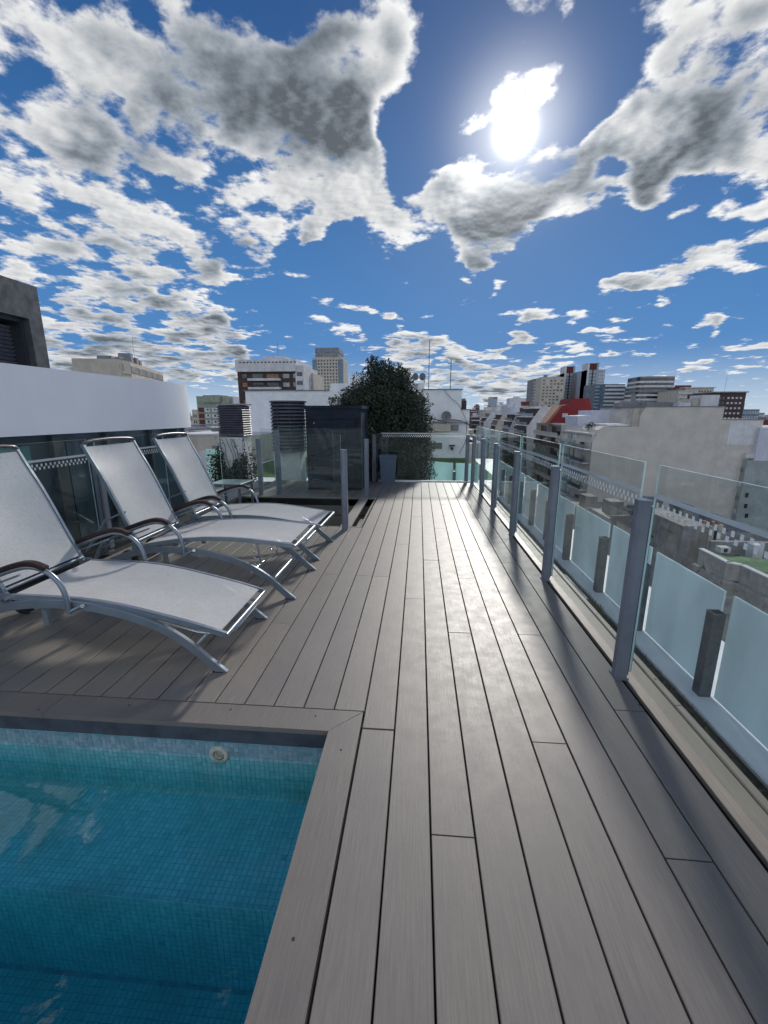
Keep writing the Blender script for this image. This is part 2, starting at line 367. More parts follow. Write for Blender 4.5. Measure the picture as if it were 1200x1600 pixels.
M['orange']=mat('terracotta_roof_slope',(.36,.17,.11),.8,.15,2.)
M['green_roof']=mat('green_roof_felt',(.10,.20,.085),.9,.3,.8,.2,8.)
M['stone']=mat('old_limestone',(.40,.385,.345),.85,.12,1.5,.1,30.,streak=.35)
M['stain']=mat('stained_plaster',(.30,.28,.25),.9,.25,.5,.08,20.,streak=.7)
M['cream']=mat('cream_plaster',(.50,.46,.38),.85,.12,1.2,.2,8.,streak=.3)
M['party']=mat('beige_party_wall',(.60,.555,.48),.9,.07,.35,.12,1.5,streak=.10)
M['party2']=mat('beige_party_wall_repaired',(.62,.575,.50),.9,.09,.5,.12,1.5,streak=.14)
M['patch']=mat('pale_repair_patch',(.68,.69,.67),.9,.08,.8,.1,2.,streak=.15)
M['greenwall']=mat('pale_green_grey_wall',(.36,.39,.37),.9,.1,.6,.1,2.,streak=.25)
M['lilac']=mat('lilac_white_plaster',(.60,.60,.66),.85,.06,.8,.1,3.,streak=.15)
M['bwhite']=mat('far_white_plaster',(.62,.62,.62),.8,.1,.5,.05,2.,streak=.25)
M['bbeige']=mat('far_beige_plaster',(.52,.475,.385),.85,.1,.5,.05,2.,streak=.25)
M['bgrey']=mat('far_grey_concrete',(.25,.25,.25),.85,.15,.6,.05,2.,streak=.3)
M['bbrown']=mat('far_dark_brown_cladding',(.055,.035,.033),.7,.2,.8,.05,2.)
M['bred']=mat('far_red_brick',(.13,.035,.03),.8,.2,1.2,.05,2.)
M['bsage']=mat('sage_green_plaster',(.30,.34,.26),.85,.12,.5,.05,2.,streak=.3)
M['bblue']=mat('blue_grey_glass_facade',(.11,.17,.22),.25,.2,.3,0,spec=.8)
M['bpale']=mat('haze_pale_tower',(.34,.39,.44),.5,.1,.3,0)  # pale blue with distance haze put into the colour
M['win']=mat('dark_window_glass',(.018,.024,.028),.10,.5,.7,0,spec=.8)
M['win_l']=mat('window_with_blind',(.42,.43,.42),.5,.3,1.5,0)
M['win_o']=mat('window_orange_blind',(.33,.16,.08),.6,.3,1.5,0)
M['facade_glass']=mat('tinted_facade_glass',(.12,.32,.285),.06,.2,.8,0,spec=.9)
M['facade_glass2']=mat('tinted_facade_glass_blue',(.055,.085,.105),.06,.3,.8,0,spec=.9)
M['mullion']=mat('dark_mullion',(.05,.058,.065),.45,.1,5.,0)
M['cable']=mat('black_cable',(.02,.02,.02),.6,bump=0)
M['asphalt']=mat('city_ground',(.19,.185,.175),.9,.3,.05,.1,1.)
M['hatchglass']=mat('grey_vent_glass',(.22,.27,.28),.2,.1,6.,0,spec=.7)
M['tabletop']=frosted('frosted_table_glass',(.50,.68,.64),.4)

# ================================================================ city ground
gb=MB(); gb.raw([(-4000,-4000,-32),(4000,-4000,-32),(4000,4000,-32),(-4000,4000,-32)],[(0,1,2,3)])
gb.obj('ground',M['asphalt'],kind='structure')
# street: road with pavements and kerbs between the two rows of blocks
rb=MB(); rb.box(16,26,-60,900,-32,-31.99); rb.obj('road',mat('road_asphalt',(.05,.05,.052),.85,.2,.5,.2,10.),kind='structure')
for n_,(xa,xb) in enumerate(((12,16),(26,36))):
    rb=MB(); rb.box(xa,xb,-60,900,-32,-31.87); rb.obj('pavement',mat('pavement_slabs%d'%n_,(.26,.25,.24),.85,.15,.8,.2,10.),kind='structure')

# ================================================================ deck
PW=.1615; X0=.07; GAP=.0065
deck=empty('wooden_deck',kind='structure')
sub=MB().box(-3.3,1.4,-1.2,9.55,-.16,-.045)
# sub-floor cut round the pool and the stairwell is assembled from slabs
sub=MB()
for r_ in ((-.40,1.21,-1.2,9.52),(-3.35,-.40,1.80,5.47),(-3.35,-.40,7.56,9.52),(-.80,-.40,5.47,7.56)): sub.box(*r_,-.15,-.030)
sub.obj('subfloor',M['gap'],deck)
bcache={}
def board(x0,x1,y0,y1,m='deck',z=0.,th=.024,name='deck_board',par=None):
    w_=x1-x0; key=(round(w_,4),m)
    if key not in bcache:
        c=.0022; h=w_/2
        poly=[(-h+c,0),(-h,-c),(-h,-th),(h,-th),(h,-c),(h-c,0)]
        bcache[key]=MB().prism(poly,'y',-.5,.5).mesh('deck_board',M[m])
    o=link(name,bcache[key],par or deck,loc=((x0+x1)/2,(y0+y1)/2,z+random.uniform(-.0008,.0004)),sc=(1,y1-y0,1))
    o.rotation_euler=(random.uniform(-.0003,.0003),random.uniform(-.004,.004),0)
    return o
joints={-3:[3.75,4.28,5.85,7.67],-2:[1.76,4.79,7.63],-1:[3.28,6.2],0:[1.25,4.25,7.9],1:[2.74,5.52],2:[3.76,7.1],3:[1.74,4.6],4:[2.75,6.4],5:[1.23,4.24,8.1],6:[2.0,5.1]}
for k in range(-2,7):
    xa=X0+k*PW+GAP/2; xb=xa+PW-GAP
    if k==6: xb=1.196
    js=[j for j in joints.get(k,[])]; ys=[-1.2]+js+[9.52]
    for a,b in zip(ys[:-1],ys[1:]):
        g1=.004 if (k,a)!=(-2,1.76) else .010
        board(xa,xb,a+(g1 if a>0 else 0),b-.002)
# left part of the deck: boards stop at the pool border, the stairwell and the end fence
k=-3
while X0+k*PW>-3.45:
    xa=X0+k*PW+GAP/2; xb=xa+PW-GAP; xm=(xa+xb)/2
    segs=[(1.886,9.52)] if xm>-.76 else [(1.886,5.50),(7.56,9.52)]
    for (a,b) in segs:
        r_=random.Random(k*31); js=[]
        for j in (joints.get(k) or [round(r_.choice([2.77,3.28,3.76,4.25,4.79])+0,2),r_.choice([7.9,8.4,8.8])]):
            if a+.3<j<b-.3: js.append(j)
        if k in(-7,): js=[j for j in js if j>6]+[2.77]; js.sort()
        ys=[a]+js+[b]
        for c,d in zip(ys[:-1],ys[1:]): board(xa,xb,c+.002,d-.002)
    k-=1
# trim boards
board(-.771,-.759,5.50,7.56,'deck_tan')
b_=MB().box(-3.2,-.76,5.505,5.53,-.02,.004); b_.obj('edge_strip',M['deck_tan'],deck)
b_=MB().box(-3.2,-.76,7.53,7.556,-.02,.004); b_.obj('edge_strip',M['deck_tan'],deck)
# pool border boards with mitred corner
def mitre(name,poly,m): 
    return MB().prism(poly,'z',-.026,.0).obj(name,M[m],deck)
mitre('border_board',[(-.2605,-1.2),(-.2605,1.8775),(-.412,1.732),(-.412,-1.2)],'deck_dark')
mitre('border_board',[(-.2625,1.8805),(-1.9,1.8805),(-1.9,1.732),(-.4135,1.732)],'deck_dark')
mitre('border_board',[(-1.903,1.8805),(-3.6,1.8805),(-3.6,1.732),(-1.903,1.732)],'deck_dark')
# screws in the border
sc_=MB()
for x,y in ((-.33,1.62),(-.34,.9),(-.5,1.83),(-1.5,1.83),(-1.95,1.76),(-.95,1.84),(1.19,2.05),(.2,4.9)):
    sc_.tube([(x,y,-.002),(x,y,.0012)],.005,8)
sc_.obj('screw_heads',M['black'],deck,kind='stuff')
# tan edge boards beyond the fence line
board(1.2265,1.365,-1.2,3.9,'deck_tan',z=-.002); board(1.2265,1.365,3.905,9.5,'deck_tan',z=-.002)
for a,b in ((-1.2,2.05),(2.055,4.6),(4.605,7.0),(7.005,9.5)):
    pr_=[(1.368,-.05),(1.368,.002),(1.373,.008),(1.402,.008),(1.411,.001),(1.411,-.05)]
    MB().prism(pr_,'y',a,b).obj('edge_moulding',M['deck_tan'],deck)
for y in (1.4,2.28,3.1,4.0,5.0): MB().tube([(1.388,y,.006),(1.388,y,.0095)],.0055,8).obj('screw',M['black'],deck)
# planter strip
MB().box(1.411,1.645,-1.2,9.5,-.30,-.19).obj('planter_soil',M['soil'],kind='structure')
MB().box(1.400,1.4105,-1.2,9.5,-.26,-.05).obj('planter_side',M['gap'],deck)
gr=MB(); rr=random.Random(3)
for i in range(11000):
    y=rr.uniform(1.2,9.4); dens=math.sin(y*2.1)+math.sin(y*5.3+1)*.7
    if dens<rr.uniform(-1.6,.8): continue
    x=rr.uniform(1.45,1.63); h=rr.uniform(.015,.06)*(1.5 if dens>.8 else 1); a=rr.uniform(0,6.28); t=rr.uniform(.2,1.3)
    wd=rr.uniform(.0015,.0035); ux,uy=math.cos(a),math.sin(a)
    p=Vector((x,y,-.192)); q=p+Vector((ux*h*t,uy*h*t,h))
    if q.x>1.632: q.x=1.63
    gr.raw([p+Vector((-uy,ux,0))*wd,p-Vector((-uy,ux,0))*wd,q],[(0,1,2)],0 if rr.random()<.7 else 1)
gr.obj('grass',[mat('weed_green',(.07,.10,.03),.8,.4,20.,0),mat('weed_dry',(.22,.18,.10),.8,.4,20.,0)],kind='stuff')
vf=empty('vent_cover',(1.545,4.05,-.165),label='white framed vent cover lying in the planter strip behind the second nearest right post',cat='vent')
f_=MB(); 
for r_ in ((-.036,.036,-.30,-.27),(-.036,.036,.27,.30),(-.036,-.020,-.27,.27),(.020,.036,-.27,.27)): f_.cbox(*r_,-.01,.012,.003)
f_.obj('frame',M['white'],vf); MB().box(-.020,.020,-.27,.27,-.008,.002).obj('pane',M['hatchglass'],vf)
# low parapet wall at the outer side of the planter
OS=1.075
pw=empty('parapet_wall',(1.6*OS,4*OS,1.5-1.55*OS),label='low pale painted wall running beside the deck under the frosted glass',cat='wall')
pb=MB(); xs=1.523; 
for i in range(28):
    ya=-1.2+i*.4; pb.prism([(xs-1.6,-.9),(xs-1.6+rr.uniform(-.002,.003),-.006),(xs-1.6+.008,0),(1.662-1.6,0),(1.70-1.6,-.02),(1.70-1.6,-3.)],'y',ya-4,ya+.4-4)
pb.obj('wall',M['parapet'],pw).scale=(OS,OS,OS)

# ---- outer frosted balustrade
joint=[-1.45,-.72,.02,.765,1.51,2.25,2.995,3.68,4.54,5.28,6.02,6.76,7.5,8.24,8.98]
fb=empty('frosted_glass_balustrade',(1.68*OS,4*OS,1.5-1.55*OS),label='outer balustrade of pale blue frosted panes on square grey stubs, right of the deck',cat='balustrade')
for a,b in zip(joint[:-1],joint[1:]):
    h=random.uniform(.612,.624)
    MB().cbox(-.006,.006,a+.036-4,b-.036-4,.002,h,.002).obj('frosted_pane',M['frost'],fb,loc=(0,0,0)).scale=(OS,OS,OS)
pm=MB(); hw=.031
for (x,y) in ((-1,0),(1,0),(0,-1),(0,1)):
    if x: pm.box(x*hw-(.004 if x>0 else 0),x*hw+(.004 if x<0 else 0),-hw,hw,-.14,.505)
    else: pm.box(-hw+.004,hw-.004,y*hw-(.004 if y>0 else 0),y*hw+(.004 if y<0 else 0),-.14,.505)
pm.box(-hw+.004,hw-.004,-hw+.004,hw-.004,-.1,.44)
stub=pm.mesh('stub_post',mat('galvanised_grey_post',(.15,.16,.17),.55,.2,14.,.1,90.,metal=.3,streak=.35))
for y in joint[1:]: link('stub_post',stub,fb,(-.052*OS,(y-4)*OS,0),rot=(0,0,0),sc=(OS,OS,OS))

# ================================================================ swimming pool
pool=empty('swimming_pool',(-1.9,.4,0),kind='structure')
po=Vector((1.9,-.4,0))
def pobj(mb,name,m,**k): o=mb.obj(name,m,pool,**k); o.location=po; return o
# carcass
sh=MB()
sh.box(-3.7,-.25,1.757,1.795,-1.4,-.03); sh.box(-.375,-.262,-1.2,1.757,-1.4,-.03); sh.box(-3.7,-.375,-1.2,1.757,-1.5,-.88)
sh.box(-3.7,-.375,1.236,1.757,-.88,-.436)
pobj(sh,'pool_shell',mat('pool_grout',(.15,.42,.46),.8,.2,20.))
tr=MB(); tr.box(-3.7,-.412,1.735,1.757,-.062,-.028); tr.box(-3.7,-.412,1.742,1.757,-.112,-.064); tr.box(-.412,-.392,-1.2,1.735,-.112,-.028); pobj(tr,'edge_trim',mat('pool_edge_trim',(.06,.07,.085),.5,.2,9.))
# mosaic: every tile its own bevelled pillow, joined (thousands of them)
tm=bpy.data.materials.new('mosaic_glaze'); tm.use_nodes=True; g=N(tm.node_tree); b=g.n['Principled BSDF']
at_=g.add('ShaderNodeAttribute',attribute_name='tile',attribute_type='GEOMETRY'); gp=g.add('ShaderNodeNewGeometry').outputs['Position']
cr=g.mix(at_.outputs['Fac'],(.20,.62,.64),(.32,.74,.76))
cr=g.mix(g.rng(g.noise(gp,2.2,5,.65),.38,.72,0,.55),cr,(.16,.34,.28))
cr=g.mix(g.rng(g.noise(gp,3.1,3,.6,.8),.56,.72,0,.7),cr,(.40,.66,.68))
zs=g.add('ShaderNodeSeparateXYZ',ins={0:gp}).outputs[2]
cr=g.mix(g.rng(zs,-.235,-.205),cr,g.mix(at_.outputs['Fac'],(.16,.27,.32),(.27,.38,.42)))     # dry tiles with lime bloom above the water
g.l.new(cr,b.inputs['Base Color']); b.inputs['Roughness'].default_value=.22
T=.0255; tg=.0022
verts=[];faces=[];tv=[]
def tiles(o,u,v,n,nu,nv,seed,skip=None):
    rr=random.Random(seed)
    for i in range(nu):
        for j in range(nv):
            p=o+u*(i*T)+v*(j*T)
            if skip and skip(p): continue
            if rr.random()<.002: continue
            h=rr.uniform(.0016,.0026); tl=(rr.uniform(-.0004,.0004),rr.uniform(-.0004,.0004)); k=len(verts); c=T-tg; e=.0012
            for (a,bb) in ((0,0),(c,0),(c,c),(0,c)): verts.append(p+u*a+v*bb)
            for (a,bb) in ((e,e),(c-e,e),(c-e,c-e),(e,c-e)): verts.append(p+u*a+v*bb+n*(h+tl[0]*(a>.01)+tl[1]*(bb>.01)))
            faces.extend([(k+4,k+5,k+6,k+7),(k,k+1,k+5,k+4),(k+1,k+2,k+6,k+5),(k+2,k+3,k+7,k+6),(k+3,k,k+4,k+7)])
            t=rr.random(); tv.extend([t]*5)
V=Vector
NC=Vector((-.99,1.757,-.2))
tiles(V((-3.0,1.757,-.434)),V((1,0,0)),V((0,0,1)),V((0,-1,0)),int(2.62/T),12,1,lambda p:(p+V((.012,0,.012))-NC).length<.052)
tiles(V((-3.0,1.237,-.436)),V((1,0,0)),V((0,1,0)),V((0,0,1)),int(2.62/T),21,2)
tiles(V((-2.6,1.236,-.878)),V((1,0,0)),V((0,0,1)),V((0,-1,0)),int(2.22/T),18,3)
tiles(V((-2.2,.15,-.880)),V((1,0,0)),V((0,1,0)),V((0,0,1)),int(1.82/T),42,4)
tiles(V((-.375,0,-.878)),V((0,1,0)),V((0,0,1)),V((-1,0,0)),int(1.75/T),29,5)
me=bpy.data.meshes.new('mosaic_tiles'); me.from_pydata([tuple(v) for v in verts],[],faces); me.materials.append(tm)
a_=me.attributes.new('tile','FLOAT','FACE'); a_.data.foreach_set('value',tv)
o=link('mosaic_tile',me,pool,po,kind='stuff')
# return nozzle
nz=empty('pool_inlet_nozzle',tuple(NC),label='round cream return nozzle set in the far tiled pool wall at the waterline',cat='pool nozzle')
M['noz']=mat('aged_cream_plastic',(.52,.53,.42),.5,.15,25.,.1)
def ring(r0,r1,y0,y1,seg=32):
    mb=MB(); prof=[(r0,y0),(r0,y1+.002),(r0+.003,y1),(r1-.006,y1+.001),(r1,y1+.007),(r1,y0)]; vs=[];fs=[]
    for k in range(seg):
        a=2*math.pi*k/seg
        for r,y in prof: vs.append((math.cos(a)*r,y,math.sin(a)*r))
    n=len(prof)
    for k in range(seg):
        for i in range(n-1): fs.append((k*n+i,k*n+i+1,((k+1)%seg)*n+i+1,((k+1)%seg)*n+i))
    return mb.raw(vs,fs,0,True)
ring(.030,.051,0,-.014).obj('flange',M['noz'],nz)
ring(.017,.026,0,-.011).obj('eyeball_seat',M['noz'],nz)
ring(.006,.0125,0,-.017).obj('jet_ring',M['noz'],nz)
MB().tube([(0,.0,0),(0,-.003,0)],.031,24).obj('socket',mat('nozzle_dark',(.10,.09,.06),.6),nz)
# water
wm=bpy.data.materials.new('pool_water'); wm.use_nodes=True; g=N(wm.node_tree); g.n.clear()
gp=g.add('ShaderNodeNewGeometry').outputs['Position']
wn=g.m('ADD',g.noise(gp,7.,2,.5,.4),g.m('MULTIPLY',g.noise(gp,23.,2,.5),.25))
bu=g.add('ShaderNodeBump',ins={'Height':wn,'Strength':.06,'Distance':.02})
tr=g.add('ShaderNodeBsdfTransparent',ins={'Color':(.96,.99,1,1)}); gl=g.add('ShaderNodeBsdfGlossy',ins={'Roughness':.015,'Normal':bu.outputs[0]})
mx=g.add('ShaderNodeMixShader',ins={0:schlick(g,.13,bu.outputs[0]),1:tr.outputs[0],2:gl.outputs[0]})
va=g.add('ShaderNodeVolumeAbsorption',ins={'Color':(.06,.72,.76,1),'Density':2.3})
g.add('ShaderNodeOutputMaterial',ins={0:mx.outputs[0],1:va.outputs[0]})
MB().box(-3.65,-.372,-1.1,1.7555,-.95,-.222).obj('pool_water',wm,kind='structure')

# ================================================================ sun loungers  (local: u towards the foot end, origin on the deck under the foot tips)
def make_lounger(loc,rz,seat,back,label,Wd=.70):
    t=empty('sun_lounger',loc,rz,label=label,cat='sun lounger',group='mesh sun loungers in a row on the deck')
    W=Wd/2
    rail=smooth([(.02,-.012),(-.06,.055),(-.125,.118),(-.20,.185),(-.33,.268),(-.46,.318),(-.61,.362),(-.78,.394),(-.98,.405),(-1.20,.392),(-1.38,.352),(-1.56,.285),(-1.72,.195),(-1.86,.10)],2)
    for s in(-1,1):
        mb=MB().sweep(rail,.0125,.026,s*(W-.0125)); 
        # cut the foot level with the floor
        mb.v=[(x,y,max(z,0.0)) for x,y,z in mb.v]
        mb.obj('side_rail',M['alu'],t)
        f=MB(); f.box(-.055,.012,s*(W-.0125)-.0135,s*(W-.0125)+.0135,-.001,.006); f.obj('foot_cap',M['black'],t)
    # cross tubes
    for (u,z,r) in ((-.17,.140,.016),(-1.05,.37,.014),(-1.70,.19,.014)):
        MB().tube([(u,-W+.02,z),(u,W-.02,z)],r,12).obj('cross_tube',M['alu'],t)
    for s in(-1,1): MB().box(-1.10,-1.065,s*(W-.035)-.012,s*(W-.035)+.012,.25,.385).obj('stand_post',M['alu'],t)
    # wheels at the head end
    for s in(-1,1):
        w_=MB(); w_.tube([(-1.86,s*(W-.075)-.016,.085),(-1.86,s*(W-.075)+.016,.085)],.085,28)
        wo=w_.obj('wheel',M['black'],t); h=MB(); h.tube([(-1.86,s*(W-.075)-.022,.085),(-1.86,s*(W-.075)+.022,.085)],.034,16); h.obj('hub',M['alu'],wo)
    # seat frame and sling
    sm=smooth(seat,3); SW=W-.035
    for s in(-1,1): MB().sweep(sm,.011,.017,s*SW).obj('seat_rail',M['alu'],t)
    e=seat[-1]; MB().tube([(e[0]+.004,-SW-.008,e[1]),(e[0]+.004,SW+.008,e[1])],.0135,10).obj('seat_end_bar',M['alu'],t)
    e0=seat[0]; MB().tube([(e0[0],-SW,e0[1]-.006),(e0[0],SW,e0[1]-.006)],.012,10).obj('seat_hinge_bar',M['alu'],t)
    def sling(path,y0,y1,sag,lift,taper=0.):
        mb=MB(); n=len(path); K=10; vs=[];fs=[]
        for i,(u,z) in enumerate(path):
            a=path[max(i-1,0)];b=path[min(i+1,n-1)]; L=math.hypot(b[0]-a[0],b[1]-a[1]); nx,nz_=-(b[1]-a[1])/L,(b[0]-a[0])/L
            if nz_<0: nx,nz_=-nx,-nz_
            for j in range(K+1):
                f=j/K; d=lift-sag*math.sin(math.pi*f)*math.sin(math.pi*min(1,max(0,i/(n-1))))
                vs.append((u+nx*d,y0+(y1-y0)*f,z+nz_*d))
        for i in range(n-1):
            for j in range(K): fs.append((i*(K+1)+j,i*(K+1)+j+1,(i+1)*(K+1)+j+1,(i+1)*(K+1)+j))
        return mb.raw(vs,fs,0,True)
    sp=smooth([ (seat[0][0]+.012,seat[0][1])]+seat[1:-1]+[(seat[-1][0]-.035,seat[-1][1]+.008)],3)
    sling(sp,-SW+.014,SW-.014,.022,.014).obj('seat_sling',M['sling'],t)
    # retaining cords along the sling edges
    for s in(-1,1): MB().tube([(u,s*(SW-.013),z+.013) for u,z in sp[::3]],.0028,6).obj('sling_cord',M['black'],t)
    # U bar under the seat end
    ub=[(e[0]-.46,-SW+.06,e[1]+.035),(e[0]-.20,-SW+.05,e[1]-.02),(e[0]-.05,-SW+.07,e[1]-.04),(e[0]-.012,-SW+.14,e[1]-.045),(e[0]-.012,SW-.14,e[1]-.045),(e[0]-.05,SW-.07,e[1]-.04),(e[0]-.20,SW-.05,e[1]-.02),(e[0]-.46,SW-.06,e[1]+.035)]
    if seat[-1][1]<.3: MB().tube(ub,.009,8).obj('seat_stay',M['chrome'],t)
    else:
        # the raised leg rest stands on a toothed prop
        u0=e[0]-.38
        for s in(-1,1):
            mb=MB().tube([(u0+.02,s*.20,e[1]+.01),(u0+.045,s*.20,.26),(u0+.04,s*.20,.20),(u0-.05,s*.20,.165)],.010,8)
            for q in range(4): mb.tube([(u0+.04,s*.20,.40-q*.055),(u0-.005,s*.20,.405-q*.055),(u0-.02,s*.20,.42-q*.055)],.006,6)
            mb.obj('ratchet_prop',M['chrome'],t)
        MB().tube([(u0-.05,-.20,.165),(u0-.05,.20,.165)],.010,8).obj('prop_bar',M['chrome'],t)
    # hooks below the seat
    for s in(-1,1):
        hk=MB(); hk.tube([(e[0]-.30,s*.17,e[1]-.01),(e[0]-.25,s*.17,e[1]-.065),(e[0]-.21,s*.17,e[1]-.06),(e[0]-.20,s*.17,e[1]-.085)],.006,6)
        hk.obj('seat_hook',M['chrome'],t)
    # backrest
    bm_=smooth(back,3); BW=W-.045
    for s in(-1,1): MB().sweep(bm_,.011,.015,s*BW).obj('back_rail',M['alu'],t)
    b0=back[0]; MB().tube([(b0[0],-BW,b0[1]+.03),(b0[0],BW,b0[1]+.03)],.011,10).obj('back_lower_bar',M['alu'],t)
    b1=back[-1]; bs=smooth(back[:-1]+[(back[-1][0]*.8+back[-2][0]*.2,back[-1][1]*.8+back[-2][1]*.2)],3)
    bs=[p for p in bs if p[1]>b0[1]+.04]
    sling(bs,-BW+.013,BW-.013,.03,.010).obj('back_sling',M['sling'],t)
    for s in(-1,1): MB().tube([(u+.009,s*(BW-.012),z+.004) for u,z in bs[::3]],.0028,6).obj('sling_cord',M['black'],t)
    tp=[(b1[0]+.004,-BW-.006,b1[1]-.004),(b1[0]+.012,-BW+.02,b1[1]+.016),(b1[0]+.01,-BW*.5,b1[1]+.026),(b1[0]+.01,0,b1[1]+.03),(b1[0]+.01,BW*.5,b1[1]+.026),(b1[0]+.012,BW-.02,b1[1]+.016),(b1[0]+.004,BW+.006,b1[1]-.004)]
    MB().tube(smooth(tp,2),.014,12).obj('head_handle',mat('worn_brown_handle',(.13,.105,.10),.3,.3,40.,.05,90.) if 'hh' not in M else M['hh'],t)
    # hinge plates
    for s in(-1,1):
        MB().box(b0[0]-.05,b0[0]+.05,s*(W-.026)-.003,s*(W-.026)+.003,b0[1]-.055,b0[1]+.02).obj('hinge_plate',M['alu'],t)
        MB().tube([(b0[0]+.03,s*(W-.05),b0[1]-.015),(b0[0]+.03,s*(W+.006),b0[1]-.015)],.013,10).obj('hinge_bolt',M['chrome'],t)
    # prop strut behind the back
    MB().tube([(b0[0]-.30,-BW+.04,.62),(b0[0]-.52,-BW+.04,.335)],.011,8).obj('back_strut',M['alu_post'],t)
    MB().tube([(b0[0]-.30,-BW+.04,.62),(b0[0]-.10,-BW+.03,.70)],.008,8).obj('strut_link',M['alu_post'],t)
    # armrests
    for s in(-1,1):
        y=s*(W+.012)
        arm=smooth([(-.82,.395),(-.885,.375),(-.885,.43),(-.905,.53),(-.965,.61),(-1.06,.648),(-1.16,.635),(-1.40,.545),(-1.62,.452),(-1.70,.30)],2)
        ar=MB(); ap=[(u,y,z) for u,z in smooth([(-.885,.352),(-.885,.43),(-.905,.53),(-.965,.605),(-1.06,.642),(-1.16,.630),(-1.40,.540),(-1.60,.455),(-1.68,.30)],2)]
        ar.tube(ap,.0145,12); ar.tube([(-.888,y,.362),(-.81,s*(W-.002),.402)],.0135,10)
        ao=ar.obj('armrest',M['alu'],t)
        pad=smooth([(-.985,.628),(-1.06,.660),(-1.16,.650),(-1.40,.562),(-1.62,.476)],2)
        MB().sweep([(u,z+.004) for u,z in pad],.023,.015,y,c=.5).obj('arm_pad',M['brown'],ao)
        MB().sweep([(u,z-.045) for u,z in smooth([(-1.16,.630),(-1.40,.540),(-1.60,.455)],1)],.008,.006,y).obj('arm_lower_bar',M['alu'],ao)
        MB().tube([(-.80,s*(W+.004),.405),(-.795,s*(W+.016),.407)],.012,8).obj('arm_bolt',M['chrome'],ao)
    return t
M['hh']=mat('worn_brown_handle',(.13,.105,.10),.3,.3,40.,.05,90.)
low=[(-1.285,.425),(-1.07,.425),(-.80,.416),(-.58,.385),(-.36,.335),(-.16,.288),(.035,.232)]
lift=[(-1.30,.405),(-1.17,.438),(-.93,.479),(-.68,.500),(-.39,.497),(-.18,.478),(.036,.452)]
mid=[(-1.29,.415),(-1.17,.430),(-.91,.445),(-.70,.450),(-.48,.434),(-.25,.402),(.045,.362)]
back=[(-1.315,.43),(-1.40,.62),(-1.47,.80),(-1.555,1.0),(-1.63,1.14),(-1.685,1.262)]
make_lounger((-1.147,2.497,0),0,low,[(u-.02,z) for u,z in back],'nearest mesh lounger with its foot end lowered, closest to the pool')
make_lounger((-1.027,3.532,0),R(-.6),lift,back,'middle mesh lounger with its leg rest raised on a toothed prop')
make_lounger((-1.045,4.491,0),R(-1.2),mid,back,'farthest mesh lounger beside the glass stairwell rail',Wd=.69)

# ================================================================ glass fences
def post_mesh(h=1.055):
    mb=MB()
    mb.prism([(-.030,-.020),(-.012,-.040),(.030,-.040),(.030,.040),(-.012,.040),(-.030,.020)],'z',0,h)       # main box section
    mb.box(.030,.036,-.038,-.022,.03,h-.03,1); mb.box(.030,.036,.022,.038,.03,h-.03,1)
    mb.prism([(.036,-.034),(.052,-.034),(.056,-.026),(.056,.026),(.052,.034),(.036,.034)],'z',.05,h-.03)
    mb.box(-.034,.040,-.044,.044,-.004,.010)
    me=mb.mesh('fence_post',[M['alu_post'],M['alu_slot']]); return me
def cap_mesh(h=1.055):
    return MB().prism([(-.0315,-.0205),(-.0125,-.0415),(.0315,-.0415),(.0315,.0415),(-.0125,.0415),(-.0315,.0205)],'z',h,h+.003).mesh('post_cap',M['alu'])
POST=post_mesh(); CAP=cap_mesh()
def pane(parent,y0,y1,x=0,z0=.055,z1=1.245,strip=True,sq=.0245,side=-1):
    """glass pane in the local plane x=const from y0 to y1"""
    th=.005; mb=MB()
    vs=[(x+sx*th,y,z) for sx in(-1,1) for y in(y0,y1) for z in(z0,z1)]
    mb.raw(vs,[(0,1,3,2),(4,6,7,5)],0); mb.raw(vs,[(0,2,6,4)],0); mb.raw(vs,[(0,4,5,1),(2,3,7,6),(1,5,7,3)],1)
    p=mb.obj('glass_pane',[M['glass'],M['glass_edge']],parent)
    if strip:
        xs=x+side*(th+.0006)
        MB().box(xs-.0003,xs+.0003,y0+.004,y1-.004,1.072,1.094).obj('frosted_strip',M['strip'],p)
        c=MB(); n=int((y1-y0-.05)/(2*sq)); 
        for i in range(n+1):
            for r_ in (0,1):
                y=y0+.03+i*2*sq+r_*sq; z=1.030-r_*(sq+.004)
                if y+sq*.8<y1-.01: c.raw([(xs,y,z),(xs,y+sq*.78,z),(xs,y+sq*.78,z+sq),(xs,y,z+sq)],[(0,1,2,3)])
        c.obj('checker_squares',M['check'],p,kind='stuff')
    return p
def fence(name_label,loc,rz,posts,panes,**k):
    f=empty('glass_fence',loc,rz,label=name_label,cat='glass fence')
    for p in posts:
        y,flip=p if isinstance(p,tuple) else (p,0)
        q=link('fence_post',POST,f,(0,y,0),rot=(0,0,math.pi if flip else 0)); link('post_cap',CAP,q)
    for a,b in panes: pane(f,a,b,**k)
    return f
pys=[.83,2.313,3.804,5.28,6.72,8.05,9.434]
fence('long glass fence with checker band along the right edge of the deck',(1.196,0,0),0,pys,[(a+.045+(.06 if i==1 else .0),b-.035-(.0 if i==0 else 0.)) for i,(a,b) in enumerate(zip(pys[:-1],pys[1:]))],x=.043)
# end fence across the far end
fence('glass end fence in front of the tree at the far end of the deck',(-.90,9.56,0),-math.pi/2,[(1.98,1)],[(.06,1.99)],x=0,z0=.03,z1=1.085,side=1)
MB().box(-.9,1.2,9.523,9.60,-.02,.03).obj('sill',M['white'],deck)
# left fence before the tinted glazing
fence('glass fence with checker band in front of the tinted glazing behind the loungers',(-3.44,0,0),R(-1.2) if False else 0,[4.25,2.9],[(2.95,4.20),(4.31,5.56)],x=-.03,side=1)
